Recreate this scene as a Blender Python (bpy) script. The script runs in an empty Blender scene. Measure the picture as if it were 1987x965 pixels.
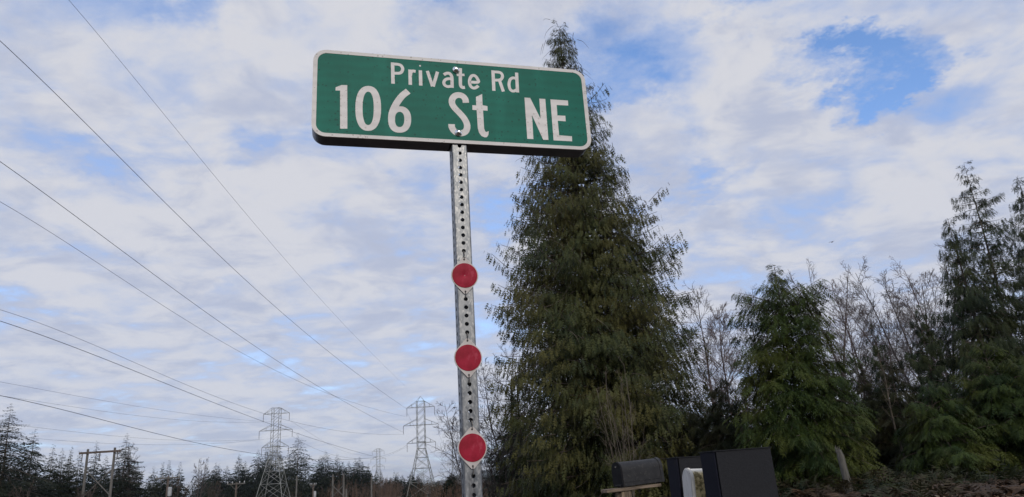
import bpy, bmesh, math, random
import numpy as np
from mathutils import Vector, Matrix

SC = bpy.context.scene
COL = SC.collection
R_ = math.radians

# ------------------------------------------------------------------ camera
F_PX, IW, IH = 1387.39, 1987.0, 965.0
PITCH, ROLL, EYE = 0.3123, -0.0632, 1.5
_fw = np.array([0, math.cos(PITCH), math.sin(PITCH)])
_up = np.array([0, -math.sin(PITCH), math.cos(PITCH)])
_rt = np.array([1.0, 0, 0])
_c, _s = math.cos(ROLL), math.sin(ROLL)
CR, CU = _c * _rt + _s * _up, -_s * _rt + _c * _up
cam_d = bpy.data.cameras.new('camera')
cam = bpy.data.objects.new('camera', cam_d)
COL.objects.link(cam)
cam_d.sensor_fit = 'HORIZONTAL'
cam_d.sensor_width = 36.0
cam_d.lens = F_PX / IW * 36.0
cam_d.clip_start, cam_d.clip_end = 0.05, 30000
cam.matrix_world = Matrix(((CR[0], CU[0], -_fw[0], 0), (CR[1], CU[1], -_fw[1], 0), (CR[2], CU[2], -_fw[2], EYE), (0, 0, 0, 1)))
SC.camera = cam


def at(px, py, dist):
    """World point at forward ground distance dist in the direction of a photo pixel."""
    d = (px - IW / 2) / F_PX * CR - (py - IH / 2) / F_PX * CU + _fw
    return np.array([0, 0, EYE]) + d * (dist / d[1])


def direction(px, py):
    d = (px - IW / 2) / F_PX * CR - (py - IH / 2) / F_PX * CU + _fw
    return d / np.linalg.norm(d)


# ------------------------------------------------------------------ light
SC.view_settings.view_transform = 'Standard'
SC.view_settings.look = 'None'
SC.view_settings.exposure = 0.9
SC.view_settings.gamma = 1.0
SC.view_settings.use_curve_mapping = False
SC.cycles.max_bounces = 5
SC.cycles.diffuse_bounces = 3
SC.cycles.transparent_max_bounces = 8
SC.cycles.volume_bounces = 0

SUN_DIR = np.array([0.28, -0.83, 0.47]); SUN_DIR /= np.linalg.norm(SUN_DIR)
SUN_EL = math.asin(SUN_DIR[2])
SUN_AZ = math.atan2(SUN_DIR[0], SUN_DIR[1])
sl = bpy.data.lights.new('sun', 'SUN')
sl.energy = 0.78
sl.angle = R_(6)
sl.color = (1.0, 0.90, 0.76)
so = bpy.data.objects.new('sun', sl)
COL.objects.link(so)
so.rotation_euler = Vector(SUN_DIR).to_track_quat('Z', 'Y').to_euler()


class NT:
    """Small helper round a node tree."""
    def __init__(self, tree):
        self.t = tree
        self.n = tree.nodes
        self.n.clear()

    def add(self, kind, **kw):
        nd = self.n.new(kind)
        for k, v in kw.items():
            setattr(nd, k, v)
        return nd

    def link(self, a, b):
        self.t.links.new(a, b)

    def put(self, sock, v):
        if isinstance(v, bpy.types.NodeSocket):
            self.link(v, sock)
        elif v is not None:
            sock.default_value = v

    def math(self, op, a, b=None, c=None, clamp=False):
        nd = self.add('ShaderNodeMath', operation=op, use_clamp=clamp)
        for s, v in zip(nd.inputs, (a, b, c)):
            self.put(s, v)
        return nd.outputs[0]

    def vmath(self, op, a, b=None):
        nd = self.add('ShaderNodeVectorMath', operation=op)
        self.put(nd.inputs[0], a)
        self.put(nd.inputs[1], b)
        return nd.outputs['Value'] if op in ('LENGTH', 'DISTANCE', 'DOT_PRODUCT') else nd.outputs['Vector']

    def smooth(self, v, a, b, lo=0.0, hi=1.0):
        nd = self.add('ShaderNodeMapRange', interpolation_type='SMOOTHSTEP')
        self.put(nd.inputs[0], v)
        for i, x in zip((1, 2, 3, 4), (a, b, lo, hi)):
            nd.inputs[i].default_value = x
        return nd.outputs[0]

    def noise(self, vec, scale, detail=3, rough=0.5, dist=0.0, out=0):
        nd = self.add('ShaderNodeTexNoise')
        self.put(nd.inputs['Vector'], vec)
        nd.inputs['Scale'].default_value = scale
        nd.inputs['Detail'].default_value = detail
        nd.inputs['Roughness'].default_value = rough
        nd.inputs['Distortion'].default_value = dist
        return nd.outputs[out]

    def mix(self, fac, a, b, blend='MIX'):
        nd = self.add('ShaderNodeMix', data_type='RGBA', blend_type=blend)
        self.put(nd.inputs[0], fac)
        self.put(nd.inputs[6], a if isinstance(a, bpy.types.NodeSocket) else (*a, 1))
        self.put(nd.inputs[7], b if isinstance(b, bpy.types.NodeSocket) else (*b, 1))
        return nd.outputs[2]

    def combine(self, x, y, z):
        nd = self.add('ShaderNodeCombineXYZ')
        for s, v in zip(nd.inputs, (x, y, z)):
            self.put(s, v)
        return nd.outputs[0]


# sky: Nishita blue with a broken layer of cloud at one height above the ground
world = bpy.data.worlds.new('World')
SC.world = world
world.use_nodes = True
t = NT(world.node_tree)
sky = t.add('ShaderNodeTexSky', sky_type='NISHITA', sun_disc=False)
sky.sun_elevation = SUN_EL
sky.sun_rotation = SUN_AZ
sky.altitude = 600
sky.air_density, sky.dust_density, sky.ozone_density = 0.9, 0.0, 5.0
bg_sky = t.add('ShaderNodeBackground')
t.link(sky.outputs[0], bg_sky.inputs[0])
bg_sky.inputs[1].default_value = 0.13
gen = t.add('ShaderNodeTexCoord').outputs['Generated']
sep = t.add('ShaderNodeSeparateXYZ')
t.link(gen, sep.inputs[0])
zz = t.math('ADD', t.math('MAXIMUM', sep.outputs[2], 0.0), 0.16)
lay = t.combine(t.math('DIVIDE', sep.outputs[0], zz), t.math('DIVIDE', sep.outputs[1], zz), 0.37)
warp = t.noise(lay, 2.2, 3, 0.5, 0, 1)
warp = t.vmath('SUBTRACT', warp, (0.5, 0.5, 0.5))
sc = t.add('ShaderNodeVectorMath', operation='SCALE')
t.link(warp, sc.inputs[0]); sc.inputs[3].default_value = 0.22
lay2 = t.vmath('ADD', lay, sc.outputs[0])
st = t.vmath('MULTIPLY', lay2, (0.88, 1.0, 1.0))
big = t.noise(st, 1.5, 4, 0.5)
mid = t.noise(st, 4.8, 6, 0.54)
fine = t.noise(st, 11.0, 5, 0.6)
cov = t.math('ADD', t.math('MULTIPLY', big, 0.36), t.math('ADD', t.math('MULTIPLY', mid, 0.48), t.math('MULTIPLY', fine, 0.16)))
# gaps where the blue shows: where they lie on the cloud layer, with their reach
HOLES = [(1655, 105, 0.045, 0.21), (1745, 140, 0.050, 0.21), (1705, 195, 0.042, 0.20), (1610, 100, 0.04, 0.12), (1560, 165, 0.045, 0.10), (1150, 60, 0.06, 0.10), (1180, 165, 0.06, 0.16),
         (350, 10, 0.05, 0.10), (860, 10, 0.05, 0.10), (1420, 10, 0.05, 0.12), (480, 270, 0.035, 0.05), (165, 300, 0.04, 0.05), (1330, 350, 0.04, 0.08),
         (1580, 450, 0.07, 0.06), (70, 570, 0.05, 0.07), (520, 640, 0.03, 0.0), (960, 420, 0.04, 0.08), (1400, 505, 0.07, 0.05),
         (960, 660, 0.05, 0.05), (780, 20, 0.06, 0.05), (1700, 490, 0.07, 0.05)]
wob = t.vmath('SUBTRACT', t.noise(lay, 4.2, 7, 0.66, 0, 1), (0.5, 0.5, 0.5))
scw = t.add('ShaderNodeVectorMath', operation='SCALE')
t.link(wob, scw.inputs[0]); scw.inputs[3].default_value = 0.27
dirw = t.vmath('ADD', gen, scw.outputs[0])
for (hx, hy, rad, amt) in HOLES:
    d = direction(hx, hy)
    dist = t.vmath('LENGTH', t.vmath('MULTIPLY', t.vmath('SUBTRACT', dirw, tuple(d)), (0.8, 1.0, 1.5)))
    cov = t.math('SUBTRACT', cov, t.smooth(dist, 0.0, rad * 1.5, amt, 0.0))
mask = t.smooth(cov, 0.285, 0.475)
thin = t.smooth(cov, 0.41, 0.56)
thin = t.math('ADD', t.math('MULTIPLY', thin, t.smooth(sep.outputs[2], 0.05, 0.45, 0.45, 1.0)), t.smooth(sep.outputs[2], 0.05, 0.45, 0.42, 0.0))
shade = t.noise(st, 4.2, 6, 0.6, 0.3)
c1 = t.mix(thin, (0.395, 0.495, 0.74), (0.68, 0.685, 0.735))
c2 = t.mix(t.smooth(shade, 0.44, 0.68), c1, (0.475, 0.52, 0.66))
bg_cl = t.add('ShaderNodeBackground')
t.link(c2, bg_cl.inputs[0])
bg_cl.inputs[1].default_value = 0.535
mx = t.add('ShaderNodeMixShader')
low_veil = t.smooth(sep.outputs[2], 0.02, 0.50, 0.62, 0.05)          # thin high cloud, thicker towards the horizon
t.link(t.math('ADD', t.math('MULTIPLY', mask, t.math('SUBTRACT', 0.98, low_veil)), low_veil), mx.inputs[0])
t.link(bg_sky.outputs[0], mx.inputs[1]); t.link(bg_cl.outputs[0], mx.inputs[2])
wo = t.add('ShaderNodeOutputWorld')
t.link(mx.outputs[0], wo.inputs[0])

# ------------------------------------------------------------------ helpers
def tag(o, label=None, cat=None, group=None, kind=None):
    if label: o['label'] = label
    if cat: o['category'] = cat
    if group: o['group'] = group
    if kind: o['kind'] = kind
    return o


def empty(name, loc, rz=0.0):
    o = bpy.data.objects.new(name, None)
    COL.objects.link(o)
    o.location = tuple(float(v) for v in loc)
    o.rotation_euler = (0, 0, rz)
    o.empty_display_size = 0.2
    return o


def link_mesh(name, me, mat, parent=None):
    if mat is not None:
        me.materials.append(mat)
    o = bpy.data.objects.new(name, me)
    COL.objects.link(o)
    o.parent = parent
    return o


def np_mesh(name, V, faces, mat, parent=None, tone=None, smooth=False):
    """Mesh from a vertex array and a list of index arrays (n,3) or (n,4); tone is one value per vertex."""
    me = bpy.data.meshes.new(name)
    V = np.asarray(V, np.float32)
    faces = [np.asarray(f, np.int32) for f in faces if len(f)]
    loops = np.concatenate([f.ravel() for f in faces])
    tot = np.concatenate([np.full(len(f), f.shape[1], np.int32) for f in faces])
    start = np.concatenate([[0], np.cumsum(tot)[:-1]]).astype(np.int32)
    me.vertices.add(len(V)); me.vertices.foreach_set('co', V.ravel())
    me.loops.add(len(loops)); me.loops.foreach_set('vertex_index', loops)
    me.polygons.add(len(tot)); me.polygons.foreach_set('loop_start', start)
    if smooth:
        me.polygons.foreach_set('use_smooth', np.ones(len(tot), bool))
    if tone is not None:
        a = me.attributes.new('tone', 'FLOAT', 'POINT')
        a.data.foreach_set('value', np.asarray(tone, np.float32))
    me.update(calc_edges=True)
    return link_mesh(name, me, mat, parent)


class MB:
    """Collects boxes, bars, tubes and sheets, then links them as one mesh object."""
    def __init__(self):
        self.v, self.f = [], []

    def add(self, vs, fs):
        k = len(self.v)
        self.v += [tuple(float(c) for c in p) for p in vs]
        self.f += [tuple(i + k for i in f) for f in fs]

    def box(self, c, s, rot=None):
        c, s = np.array(c, float), np.array(s, float) / 2
        P = [np.array([x, y, z]) * s for z in (-1, 1) for y in (-1, 1) for x in (-1, 1)]
        if rot is not None:
            P = [rot @ p for p in P]
        self.add([c + p for p in P], [(0, 2, 3, 1), (4, 5, 7, 6), (0, 1, 5, 4), (2, 6, 7, 3), (0, 4, 6, 2), (1, 3, 7, 5)])

    def tube(self, pts, rad, n=6, cap=True):
        pts = [np.array(p, float) for p in pts]
        rad = [rad] * len(pts) if np.isscalar(rad) else list(rad)
        rings = []
        d0 = pts[1] - pts[0]
        ref = np.array([0, 0, 1.0]) if abs(d0[2]) < 0.9 * np.linalg.norm(d0) else np.array([1.0, 0, 0])
        for i, p in enumerate(pts):
            d = pts[min(i + 1, len(pts) - 1)] - pts[max(i - 1, 0)]
            d = d / (np.linalg.norm(d) + 1e-12)
            a = np.cross(d, ref); a /= np.linalg.norm(a) + 1e-12
            b = np.cross(d, a)
            rings.append([p + rad[i] * (math.cos(q) * a + math.sin(q) * b) for q in (2 * math.pi * k / n for k in range(n))])
        vs = [v for r in rings for v in r]
        fs = []
        for i in range(len(pts) - 1):
            for k in range(n):
                a, b = i * n + k, i * n + (k + 1) % n
                fs.append((a, a + n, b + n, b))
        if cap:
            fs.append(tuple(range(n)))
            fs.append(tuple(reversed(range((len(pts) - 1) * n, len(pts) * n))))
        self.add(vs, fs)

    def bar(self, a, b, r):
        self.tube([a, b], r, 4)

    def build(self, name, mat, parent=None, smooth=False, bevel=0.0):
        me = bpy.data.meshes.new(name)
        me.from_pydata(self.v, [], self.f)
        bm = bmesh.new(); bm.from_mesh(me)
        bmesh.ops.recalc_face_normals(bm, faces=bm.faces)
        if bevel:
            ed = [e for e in bm.edges if len(e.link_faces) == 2 and e.calc_face_angle(0) > 0.6]
            bmesh.ops.bevel(bm, geom=ed, offset=bevel, segments=2, affect='EDGES', profile=0.6)
        if smooth:
            for f in bm.faces:
                f.smooth = True
            for e in bm.edges:
                if len(e.link_faces) == 2 and e.calc_face_angle(0) > 0.7:
                    e.smooth = False
        bm.to_mesh(me); bm.free()
        return link_mesh(name, me, mat, parent)


def segs_mesh(name, P0, P1, R0, R1, mat, parent=None, n=3):
    """Many tapered twigs as one mesh."""
    P0, P1 = np.asarray(P0, float), np.asarray(P1, float)
    R0, R1 = np.asarray(R0, float), np.asarray(R1, float)
    d = P1 - P0
    d = d / (np.linalg.norm(d, axis=1, keepdims=True) + 1e-9)
    ref = np.where(np.abs(d[:, 2:3]) > 0.9, np.array([[1.0, 0, 0]]), np.array([[0, 0, 1.0]]))
    a = np.cross(d, ref); a /= np.linalg.norm(a, axis=1, keepdims=True) + 1e-9
    b = np.cross(d, a)
    ang = np.arange(n) * 2 * np.pi / n
    ring = np.cos(ang)[None, :, None] * a[:, None] + np.sin(ang)[None, :, None] * b[:, None]
    V = np.concatenate([P0[:, None] + ring * R0[:, None, None], P1[:, None] + ring * R1[:, None, None]], axis=1)
    k = np.arange(n); k2 = (k + 1) % n
    q = np.stack([k, k2, k2 + n, k + n], axis=1)
    Fq = (np.arange(len(P0)) * 2 * n)[:, None, None] + q[None]
    return np_mesh(name, V.reshape(-1, 3), [Fq.reshape(-1, 4)], mat, parent)


# ------------------------------------------------------------------ materials
def material(name):
    m = bpy.data.materials.new(name)
    m.use_nodes = True
    tt = NT(m.node_tree)
    out = tt.add('ShaderNodeOutputMaterial')
    bs = tt.add('ShaderNodeBsdfPrincipled')
    tt.link(bs.outputs[0], out.inputs[0])
    return m, tt, bs, out


def mottled(name, ca, cb, scale=8, rough=0.7, metal=0.0, bump=0.0, stretch=None, detail=4, lo=0.35, hi=0.65, spec=0.5, cc=None, cscale=40):
    m, tt, bs, out = material(name)
    co = tt.add('ShaderNodeTexCoord').outputs['Object']
    if stretch:
        co = tt.vmath('MULTIPLY', co, stretch)
    nz = tt.noise(co, scale, detail, 0.6)
    col = tt.mix(tt.smooth(nz, lo, hi), ca, cb)
    if cc:
        col = tt.mix(tt.smooth(tt.noise(co, cscale, 3, 0.6), 0.55, 0.7), col, cc)
    tt.link(col, bs.inputs['Base Color'])
    bs.inputs['Roughness'].default_value = rough
    bs.inputs['Metallic'].default_value = metal
    bs.inputs['Specular IOR Level'].default_value = spec
    if bump:
        bn = tt.add('ShaderNodeBump')
        bn.inputs['Strength'].default_value = bump
        bn.inputs['Distance'].default_value = 0.01
        tt.link(nz, bn.inputs['Height']); tt.link(bn.outputs[0], bs.inputs['Normal'])
    return m


def leafy(name, ca, cb, cc, patch=0.5):
    """Foliage: each spray has its own tone, boughs drift between greens and browns."""
    m, tt, bs, out = material(name)
    at_ = tt.add('ShaderNodeAttribute', attribute_name='tone').outputs['Fac']
    co = tt.add('ShaderNodeTexCoord').outputs['Object']
    nz = tt.noise(co, patch, 3, 0.55)
    col = tt.mix(tt.smooth(at_, 0.1, 0.9), ca, cb)
    col = tt.mix(tt.smooth(nz, 0.40, 0.64), col, cc)
    tt.link(col, bs.inputs['Base Color'])
    bs.inputs['Roughness'].default_value = 0.6
    bs.inputs['Specular IOR Level'].default_value = 0.25
    tr = tt.add('ShaderNodeBsdfTranslucent')
    tt.link(col, tr.inputs[0])
    mxs = tt.add('ShaderNodeMixShader')
    mxs.inputs[0].default_value = 0.22
    tt.link(bs.outputs[0], mxs.inputs[1]); tt.link(tr.outputs[0], mxs.inputs[2]); tt.link(mxs.outputs[0], out.inputs[0])
    return m


M = {}
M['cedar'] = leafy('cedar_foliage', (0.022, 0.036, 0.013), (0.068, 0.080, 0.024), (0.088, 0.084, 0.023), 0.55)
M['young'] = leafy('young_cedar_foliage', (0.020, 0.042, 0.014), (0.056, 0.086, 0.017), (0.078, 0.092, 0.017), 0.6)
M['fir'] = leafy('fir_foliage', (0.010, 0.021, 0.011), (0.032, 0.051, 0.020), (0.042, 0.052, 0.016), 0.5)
M['olive'] = leafy('olive_foliage', (0.020, 0.028, 0.012), (0.048, 0.050, 0.018), (0.052, 0.042, 0.018), 0.6)
M['far_fir'] = leafy('far_fir_foliage', (0.007, 0.014, 0.010), (0.017, 0.027, 0.015), (0.020, 0.028, 0.013), 0.12)
M['far_pale'] = leafy('far_pale_foliage', (0.022, 0.030, 0.020), (0.042, 0.050, 0.030), (0.040, 0.042, 0.024), 0.12)
M['bark'] = mottled('bark', (0.045, 0.034, 0.026), (0.11, 0.088, 0.070), 6, 0.9, bump=0.4, stretch=(3, 3, 0.5))
M['pale_twig'] = mottled('pale_twig_bark', (0.065, 0.054, 0.042), (0.135, 0.113, 0.085), 5, 0.85)
M['bare'] = mottled('bare_bark', (0.062, 0.050, 0.047), (0.122, 0.100, 0.094), 3, 0.85)
M['bare_red'] = mottled('reddish_bare_bark', (0.078, 0.055, 0.052), (0.142, 0.100, 0.094), 3, 0.85)
M['bare_dark'] = mottled('dark_bare_bark', (0.040, 0.032, 0.027), (0.085, 0.066, 0.055), 3, 0.9)
M['brush'] = mottled('brush_twigs', (0.065, 0.040, 0.028), (0.13, 0.085, 0.058), 0.2, 0.9)
M['post_wood'] = mottled('weathered_pole_wood', (0.085, 0.082, 0.076), (0.155, 0.148, 0.135), 2, 0.85, stretch=(4, 4, 0.3))
M['brown_pole'] = mottled('brown_pole_wood', (0.07, 0.055, 0.045), (0.13, 0.10, 0.085), 2, 0.85, stretch=(4, 4, 0.3))
M['snag'] = mottled('snag_wood', (0.055, 0.052, 0.047), (0.12, 0.115, 0.10), 5, 0.9, stretch=(4, 4, 0.5))
M['steel'] = mottled('galvanised_lattice_steel', (0.22, 0.23, 0.22), (0.32, 0.33, 0.31), 0.4, 0.6, 0.25)
M['wire'] = mottled('cable_metal', (0.035, 0.037, 0.042), (0.06, 0.062, 0.07), 0.2, 0.6, 0.3)
M['insul'] = mottled('insulator_glaze', (0.09, 0.085, 0.085), (0.14, 0.13, 0.13), 1, 0.4)
M['can'] = mottled('transformer_paint', (0.36, 0.38, 0.40), (0.48, 0.49, 0.50), 2, 0.5)


# ------------------------------------------------------------------ ground
def sstep(a, b, x):
    q = np.clip((np.asarray(x, float) - a) / (b - a), 0, 1)
    return q * q * (3 - 2 * q)


def ground_z(x, y):
    x, y = np.asarray(x, float), np.asarray(y, float)
    z = 0.72 * sstep(2.2, 7.5, x) * sstep(6.5, 15, y)
    z = z + 0.30 * sstep(-1.0, 3.0, x) * sstep(3.0, 8.0, y) * (1 - sstep(2.2, 7.5, x) * sstep(6.5, 15, y))
    z = z - 3.6 * sstep(70, 240, y) * sstep(-105, -45, x)
    z = z + 0.05 * np.sin(x * 0.9 + 1.3 * np.sin(y * 0.37)) * np.cos(y * 0.7) * sstep(3, 9, np.hypot(x, y)) * (1 - sstep(60, 120, np.hypot(x, y)))
    return z
RNG = np.random.default_rng(7)

m, tt, bs, out = material('leaf_strewn_soil')
co = tt.add('ShaderNodeTexCoord').outputs['Object']
n1 = tt.noise(co, 1.1, 6, 0.65)
n2 = tt.noise(co, 14, 4, 0.7)
col = tt.mix(tt.smooth(n1, 0.4, 0.6), (0.034, 0.022, 0.014), (0.058, 0.035, 0.020))
col = tt.mix(tt.smooth(n2, 0.5, 0.7), col, (0.085, 0.050, 0.029))
col = tt.mix(tt.smooth(tt.noise(co, 0.25, 3, 0.5), 0.52, 0.62), col, (0.045, 0.050, 0.022))
tt.link(col, bs.inputs['Base Color'])
bs.inputs['Roughness'].default_value = 0.95
bn = tt.add('ShaderNodeBump'); bn.inputs['Strength'].default_value = 0.6; bn.inputs['Distance'].default_value = 0.03
tt.link(n2, bn.inputs['Height']); tt.link(bn.outputs[0], bs.inputs['Normal'])
M['soil'] = m


def axis(near, step, far):
    a = list(np.arange(0, near + 1e-6, step))
    s = step
    while a[-1] < far:
        s *= 1.25
        a.append(a[-1] + s)
    return np.array(a)


gx = axis(30, 0.7, 9000); gx = np.concatenate([-gx[:0:-1], gx])
gy = axis(40, 0.7, 9000); gy = np.concatenate([-gy[:0:-1], gy])
X, Y = np.meshgrid(gx, gy)
V = np.stack([X, Y, ground_z(X, Y)], -1).reshape(-1, 3)
nx, ny = len(gx), len(gy)
i = (np.arange(ny - 1)[:, None] * nx + np.arange(nx - 1)[None]).ravel()
tag(np_mesh('ground', V, [np.stack([i, i + 1, i + nx + 1, i + nx], 1)], M['soil'], smooth=True), kind='structure')

# distant wooded hills on the horizon
M['hill'] = mottled('wooded_hill', (0.030, 0.042, 0.034), (0.050, 0.060, 0.048), 0.004, 0.95)
hx = np.linspace(-7500, 6500, 240)
rise = 60 + 55 * np.sin(hx * 0.0011 + 0.6) + 34 * np.sin(hx * 0.0031 + 2.1) + 14 * np.sin(hx * 0.0092) + 7 * np.sin(hx * 0.021)
rise = np.maximum(rise, 12)
prof = [(-900, -30, 0.0), (-500, 0, 0.45), (-150, 0, 0.9), (0, 0, 1.0), (300, 0, 0.8), (1200, -30, 0.0)]
V = np.concatenate([np.stack([hx, np.full_like(hx, 6600.0) + dy, rise * k + dz], 1) for dy, dz, k in prof])
n = len(hx); i = (np.arange(len(prof) - 1)[:, None] * n + np.arange(n - 1)[None]).ravel()
tag(np_mesh('hills', V, [np.stack([i, i + 1, i + n + 1, i + n], 1)], M['hill'], smooth=True), kind='structure')


# ------------------------------------------------------------------ trees
def frond(pairs, width, droop, rng, sharp=0.55):
    """A flat spray along +Y: a rib with narrow leaflets on both sides."""
    V, F = [], []

    def tri(a, b, c):
        k = len(V)
        V.extend([a, b, c]); F.append((k, k + 1, k + 2))

    def dz(y):
        return -droop * y * y
    tri((-0.02, 0, 0), (0.02, 0, 0), (0.0, 1.0, dz(1.0)))
    for k in range(pairs):
        y = (k + 0.3) / pairs * 0.9
        w = width * (math.sin(math.pi * (0.18 + 0.78 * y)) ** 0.8) * rng.uniform(0.75, 1.15)
        hw = 0.5 * sharp / pairs * rng.uniform(0.8, 1.2)
        for sg in (-1, 1):
            yt = min(1.08, y + w * rng.uniform(0.55, 1.0))
            tri((0, y - hw, dz(y)), (0, y + hw, dz(y)), (sg * w, yt, dz(yt) - 0.12 * w * rng.uniform(0, 1.5)))
    tri((-0.04, 0.82, dz(0.82)), (0.04, 0.82, dz(0.82)), (rng.uniform(-0.03, 0.03), 1.12, dz(1.1)))
    return np.array(V), np.array(F)


FR = np.random.default_rng(3)
T_CEDAR = [frond(3, 0.28, 0.10, FR, 0.60) for _ in range(5)]
T_YOUNG = [frond(4, 0.34, 0.34, FR, 0.48) for _ in range(5)]
T_FIR = [frond(4, 0.27, 0.12, FR, 0.56) for _ in range(4)]
T_FAR = [(np.array([(0, 0, 0), (-w_, 0.42, -0.03), (w_, 0.5, -0.03), (0.03, 1.0, -0.22)]), np.array([(0, 2, 1), (1, 2, 3)])) for w_ in (0.12, 0.15, 0.18)]


def nrm(a):
    return a / (np.linalg.norm(a, axis=-1, keepdims=True) + 1e-9)


def place_fronds(templates, P, D, Nn, L, tone, rng):
    Yv = nrm(D)
    Xv = nrm(np.cross(Yv, Nn))
    Zv = np.cross(Xv, Yv)
    Vs, Fs, Ts, k = [], [], [], 0
    pick = rng.integers(0, len(templates), len(P))
    for q, (tv, tf) in enumerate(templates):
        s = pick == q
        if not s.any():
            continue
        B = np.stack([Xv[s], Yv[s], Zv[s]], 1) * L[s][:, None, None]
        W = np.einsum('vk,skj->svj', tv, B) + P[s][:, None]
        ns, nv = W.shape[:2]
        Vs.append(W.reshape(-1, 3))
        Fs.append((tf[None] + (np.arange(ns) * nv)[:, None, None] + k).reshape(-1, 3))
        Ts.append(np.repeat(tone[s], nv))
        k += ns * nv
    return np.concatenate(Vs), np.concatenate(Fs), np.concatenate(Ts)


def conifer(name, label, base, h, prof, nb, ns, slen, style, leaf, templates, seed, group=None, cat='tree', trunk_r=None,
            wood='bark', bough='bark', t_low=0.03, name_branch=True, twigs=0, bough_r=0.035, lean=(0, 0)):
    """prof: (height fraction, crown radius) pairs.  style: rise, droop, tip (bough curve), out, side, hang (spray direction), spread."""
    rng = np.random.default_rng(seed)
    root = empty(name, base)
    tag(root, label, cat, group)
    pt = np.array([p[0] for p in prof]); pr = np.array([p[1] for p in prof])
    tr = trunk_r or 0.016 * h
    # trunk
    zs = np.linspace(-0.3, h * 0.985, 14)
    ph = rng.uniform(0, 6.28)
    bx = lean[0] * (zs / h) + 0.004 * h * np.sin(zs / h * 7 + ph); by = lean[1] * (zs / h) + 0.004 * h * np.cos(zs / h * 6 + ph)
    mb = MB(); mb.tube(np.stack([bx, by, zs], 1), np.maximum(tr * np.clip(1 - zs / h, 0, 1) ** 1.1, 0.008), 8)
    mb.build('trunk', M[wood], root, smooth=True)
    # boughs
    tg = np.linspace(t_low, 0.995, 400)
    dens = np.interp(tg, pt, pr) ** style.get('pow', 0.8) + 0.16 * pr.max()
    cdf = np.cumsum(dens); cdf /= cdf[-1]
    tb = np.interp((np.arange(nb) + rng.uniform(0, 1, nb)) / nb, cdf, tg)
    az = np.arange(nb) * 2.39996 + rng.normal(0, 0.35, nb)
    lo_, hi_ = style.get('var', (0.70, 1.08))
    Lb = np.maximum(np.interp(tb, pt, pr) * rng.uniform(lo_, hi_, nb), 0.02 * h)
    lobes = style.get('lobes', 0.12)
    Lb *= 1 + lobes * (np.sin(2 * az + 5.0 * tb + seed) + 0.8 * np.sin(3 * az - 11.0 * tb + 1.7 * seed))
    lonely = rng.uniform(0, 1, nb) < style.get('long', 0.05)
    Lb[lonely] *= 1.22
    outv = np.stack([np.cos(az), np.sin(az), 0 * az], 1)
    rise = style['rise'] + rng.normal(0, style.get('rise_var', 0.12), nb) + style.get('top_rise', 0.3) * np.clip((tb - 0.6) / 0.4, 0, 1)
    droop = style['droop'] * rng.uniform(0.7, 1.3, nb)
    tipu = style['tip'] * rng.uniform(0.6, 1.4, nb)
    side = np.stack([-np.sin(az), np.cos(az), 0 * az], 1)
    wig = rng.normal(0, 0.10, nb)
    tx = np.interp(tb * h, zs, bx); ty = np.interp(tb * h, zs, by)
    root_pt = np.stack([tx, ty, tb * h], 1)

    def curve(ib, s):
        L = Lb[ib]
        return (root_pt[ib] + outv[ib] * (L * s)[:, None] + side[ib] * (L * wig[ib] * s * s)[:, None]
                + np.array([0, 0, 1.0]) * (L * (rise[ib] * s - droop[ib] * s ** 2 + tipu[ib] * s ** 4))[:, None])
    if name_branch:
        K = 5
        P0, P1, A, B = [], [], [], []
        ib = np.arange(nb)
        for k in range(K):
            s0, s1 = k / K, (k + 1) / K * 0.97
            P0.append(curve(ib, np.full(nb, s0))); P1.append(curve(ib, np.full(nb, s1)))
            rr = np.minimum(bough_r, 0.016 * Lb + 0.006)
            A.append(rr * (1 - 0.8 * s0)); B.append(rr * (1 - 0.8 * s1))
        tag(segs_mesh('bough', np.concatenate(P0), np.concatenate(P1), np.concatenate(A), np.concatenate(B), M[bough], root), kind='stuff')
    # foliage
    wt = Lb ** 1.2 + style.get('floor', 0.22) * pr.max() ** 1.2
    ib = rng.choice(nb, ns, p=wt / wt.sum())
    s = style.get('s0', 0.22) + (1.02 - style.get('s0', 0.22)) * rng.uniform(0, 1, ns) ** style.get('sp', 0.7)
    lat = rng.normal(0, 1, ns) * style['spread'] * np.minimum(Lb[ib], style.get('lat_max', 9)) * (1.05 - 0.75 * s)
    P = curve(ib, s) + side[ib] * lat[:, None] + rng.normal(0, 0.05, (ns, 3)) * slen
    P[:, 2] -= np.abs(lat) * style.get('latdrop', 0.25) + rng.uniform(0, style.get('below', 0.3), ns) * slen
    D = outv[ib] * style['out'] + side[ib] * (np.sign(lat) * style['side'])[:, None] + np.array([0, 0, -1.0]) * style['hang'] + rng.normal(0, 0.22, (ns, 3))
    topk = np.clip((tb[ib] - 0.93) / 0.07, 0, 1)
    D[:, 2] += topk * 0.8
    if style.get('flatfan'):
        Nn = np.array([0, 0, 0.5]) + rng.normal(0, 1.0, (ns, 3)) + 0.6 * outv[ib]
    elif style['hang'] > 0.85:
        Nn = outv[ib] + rng.normal(0, 0.55, (ns, 3))
    else:
        Nn = np.array([0, 0, 1.0]) + rng.normal(0, 0.35, (ns, 3)) + 0.25 * outv[ib]
    L = slen * rng.uniform(0.5, 1.25, ns) * np.clip(style.get('lmin', 0.55) + 0.8 * Lb[ib] / pr.max(), 0.25, 1.0)
    tone = np.clip(0.55 * rng.uniform(0, 1, nb)[ib] + 0.45 * rng.uniform(0, 1, ns), 0, 1)
    V, F, T = place_fronds(templates, P, D, Nn, L, tone, rng)
    np_mesh('crown', V, [F], leaf, root, T)
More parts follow.
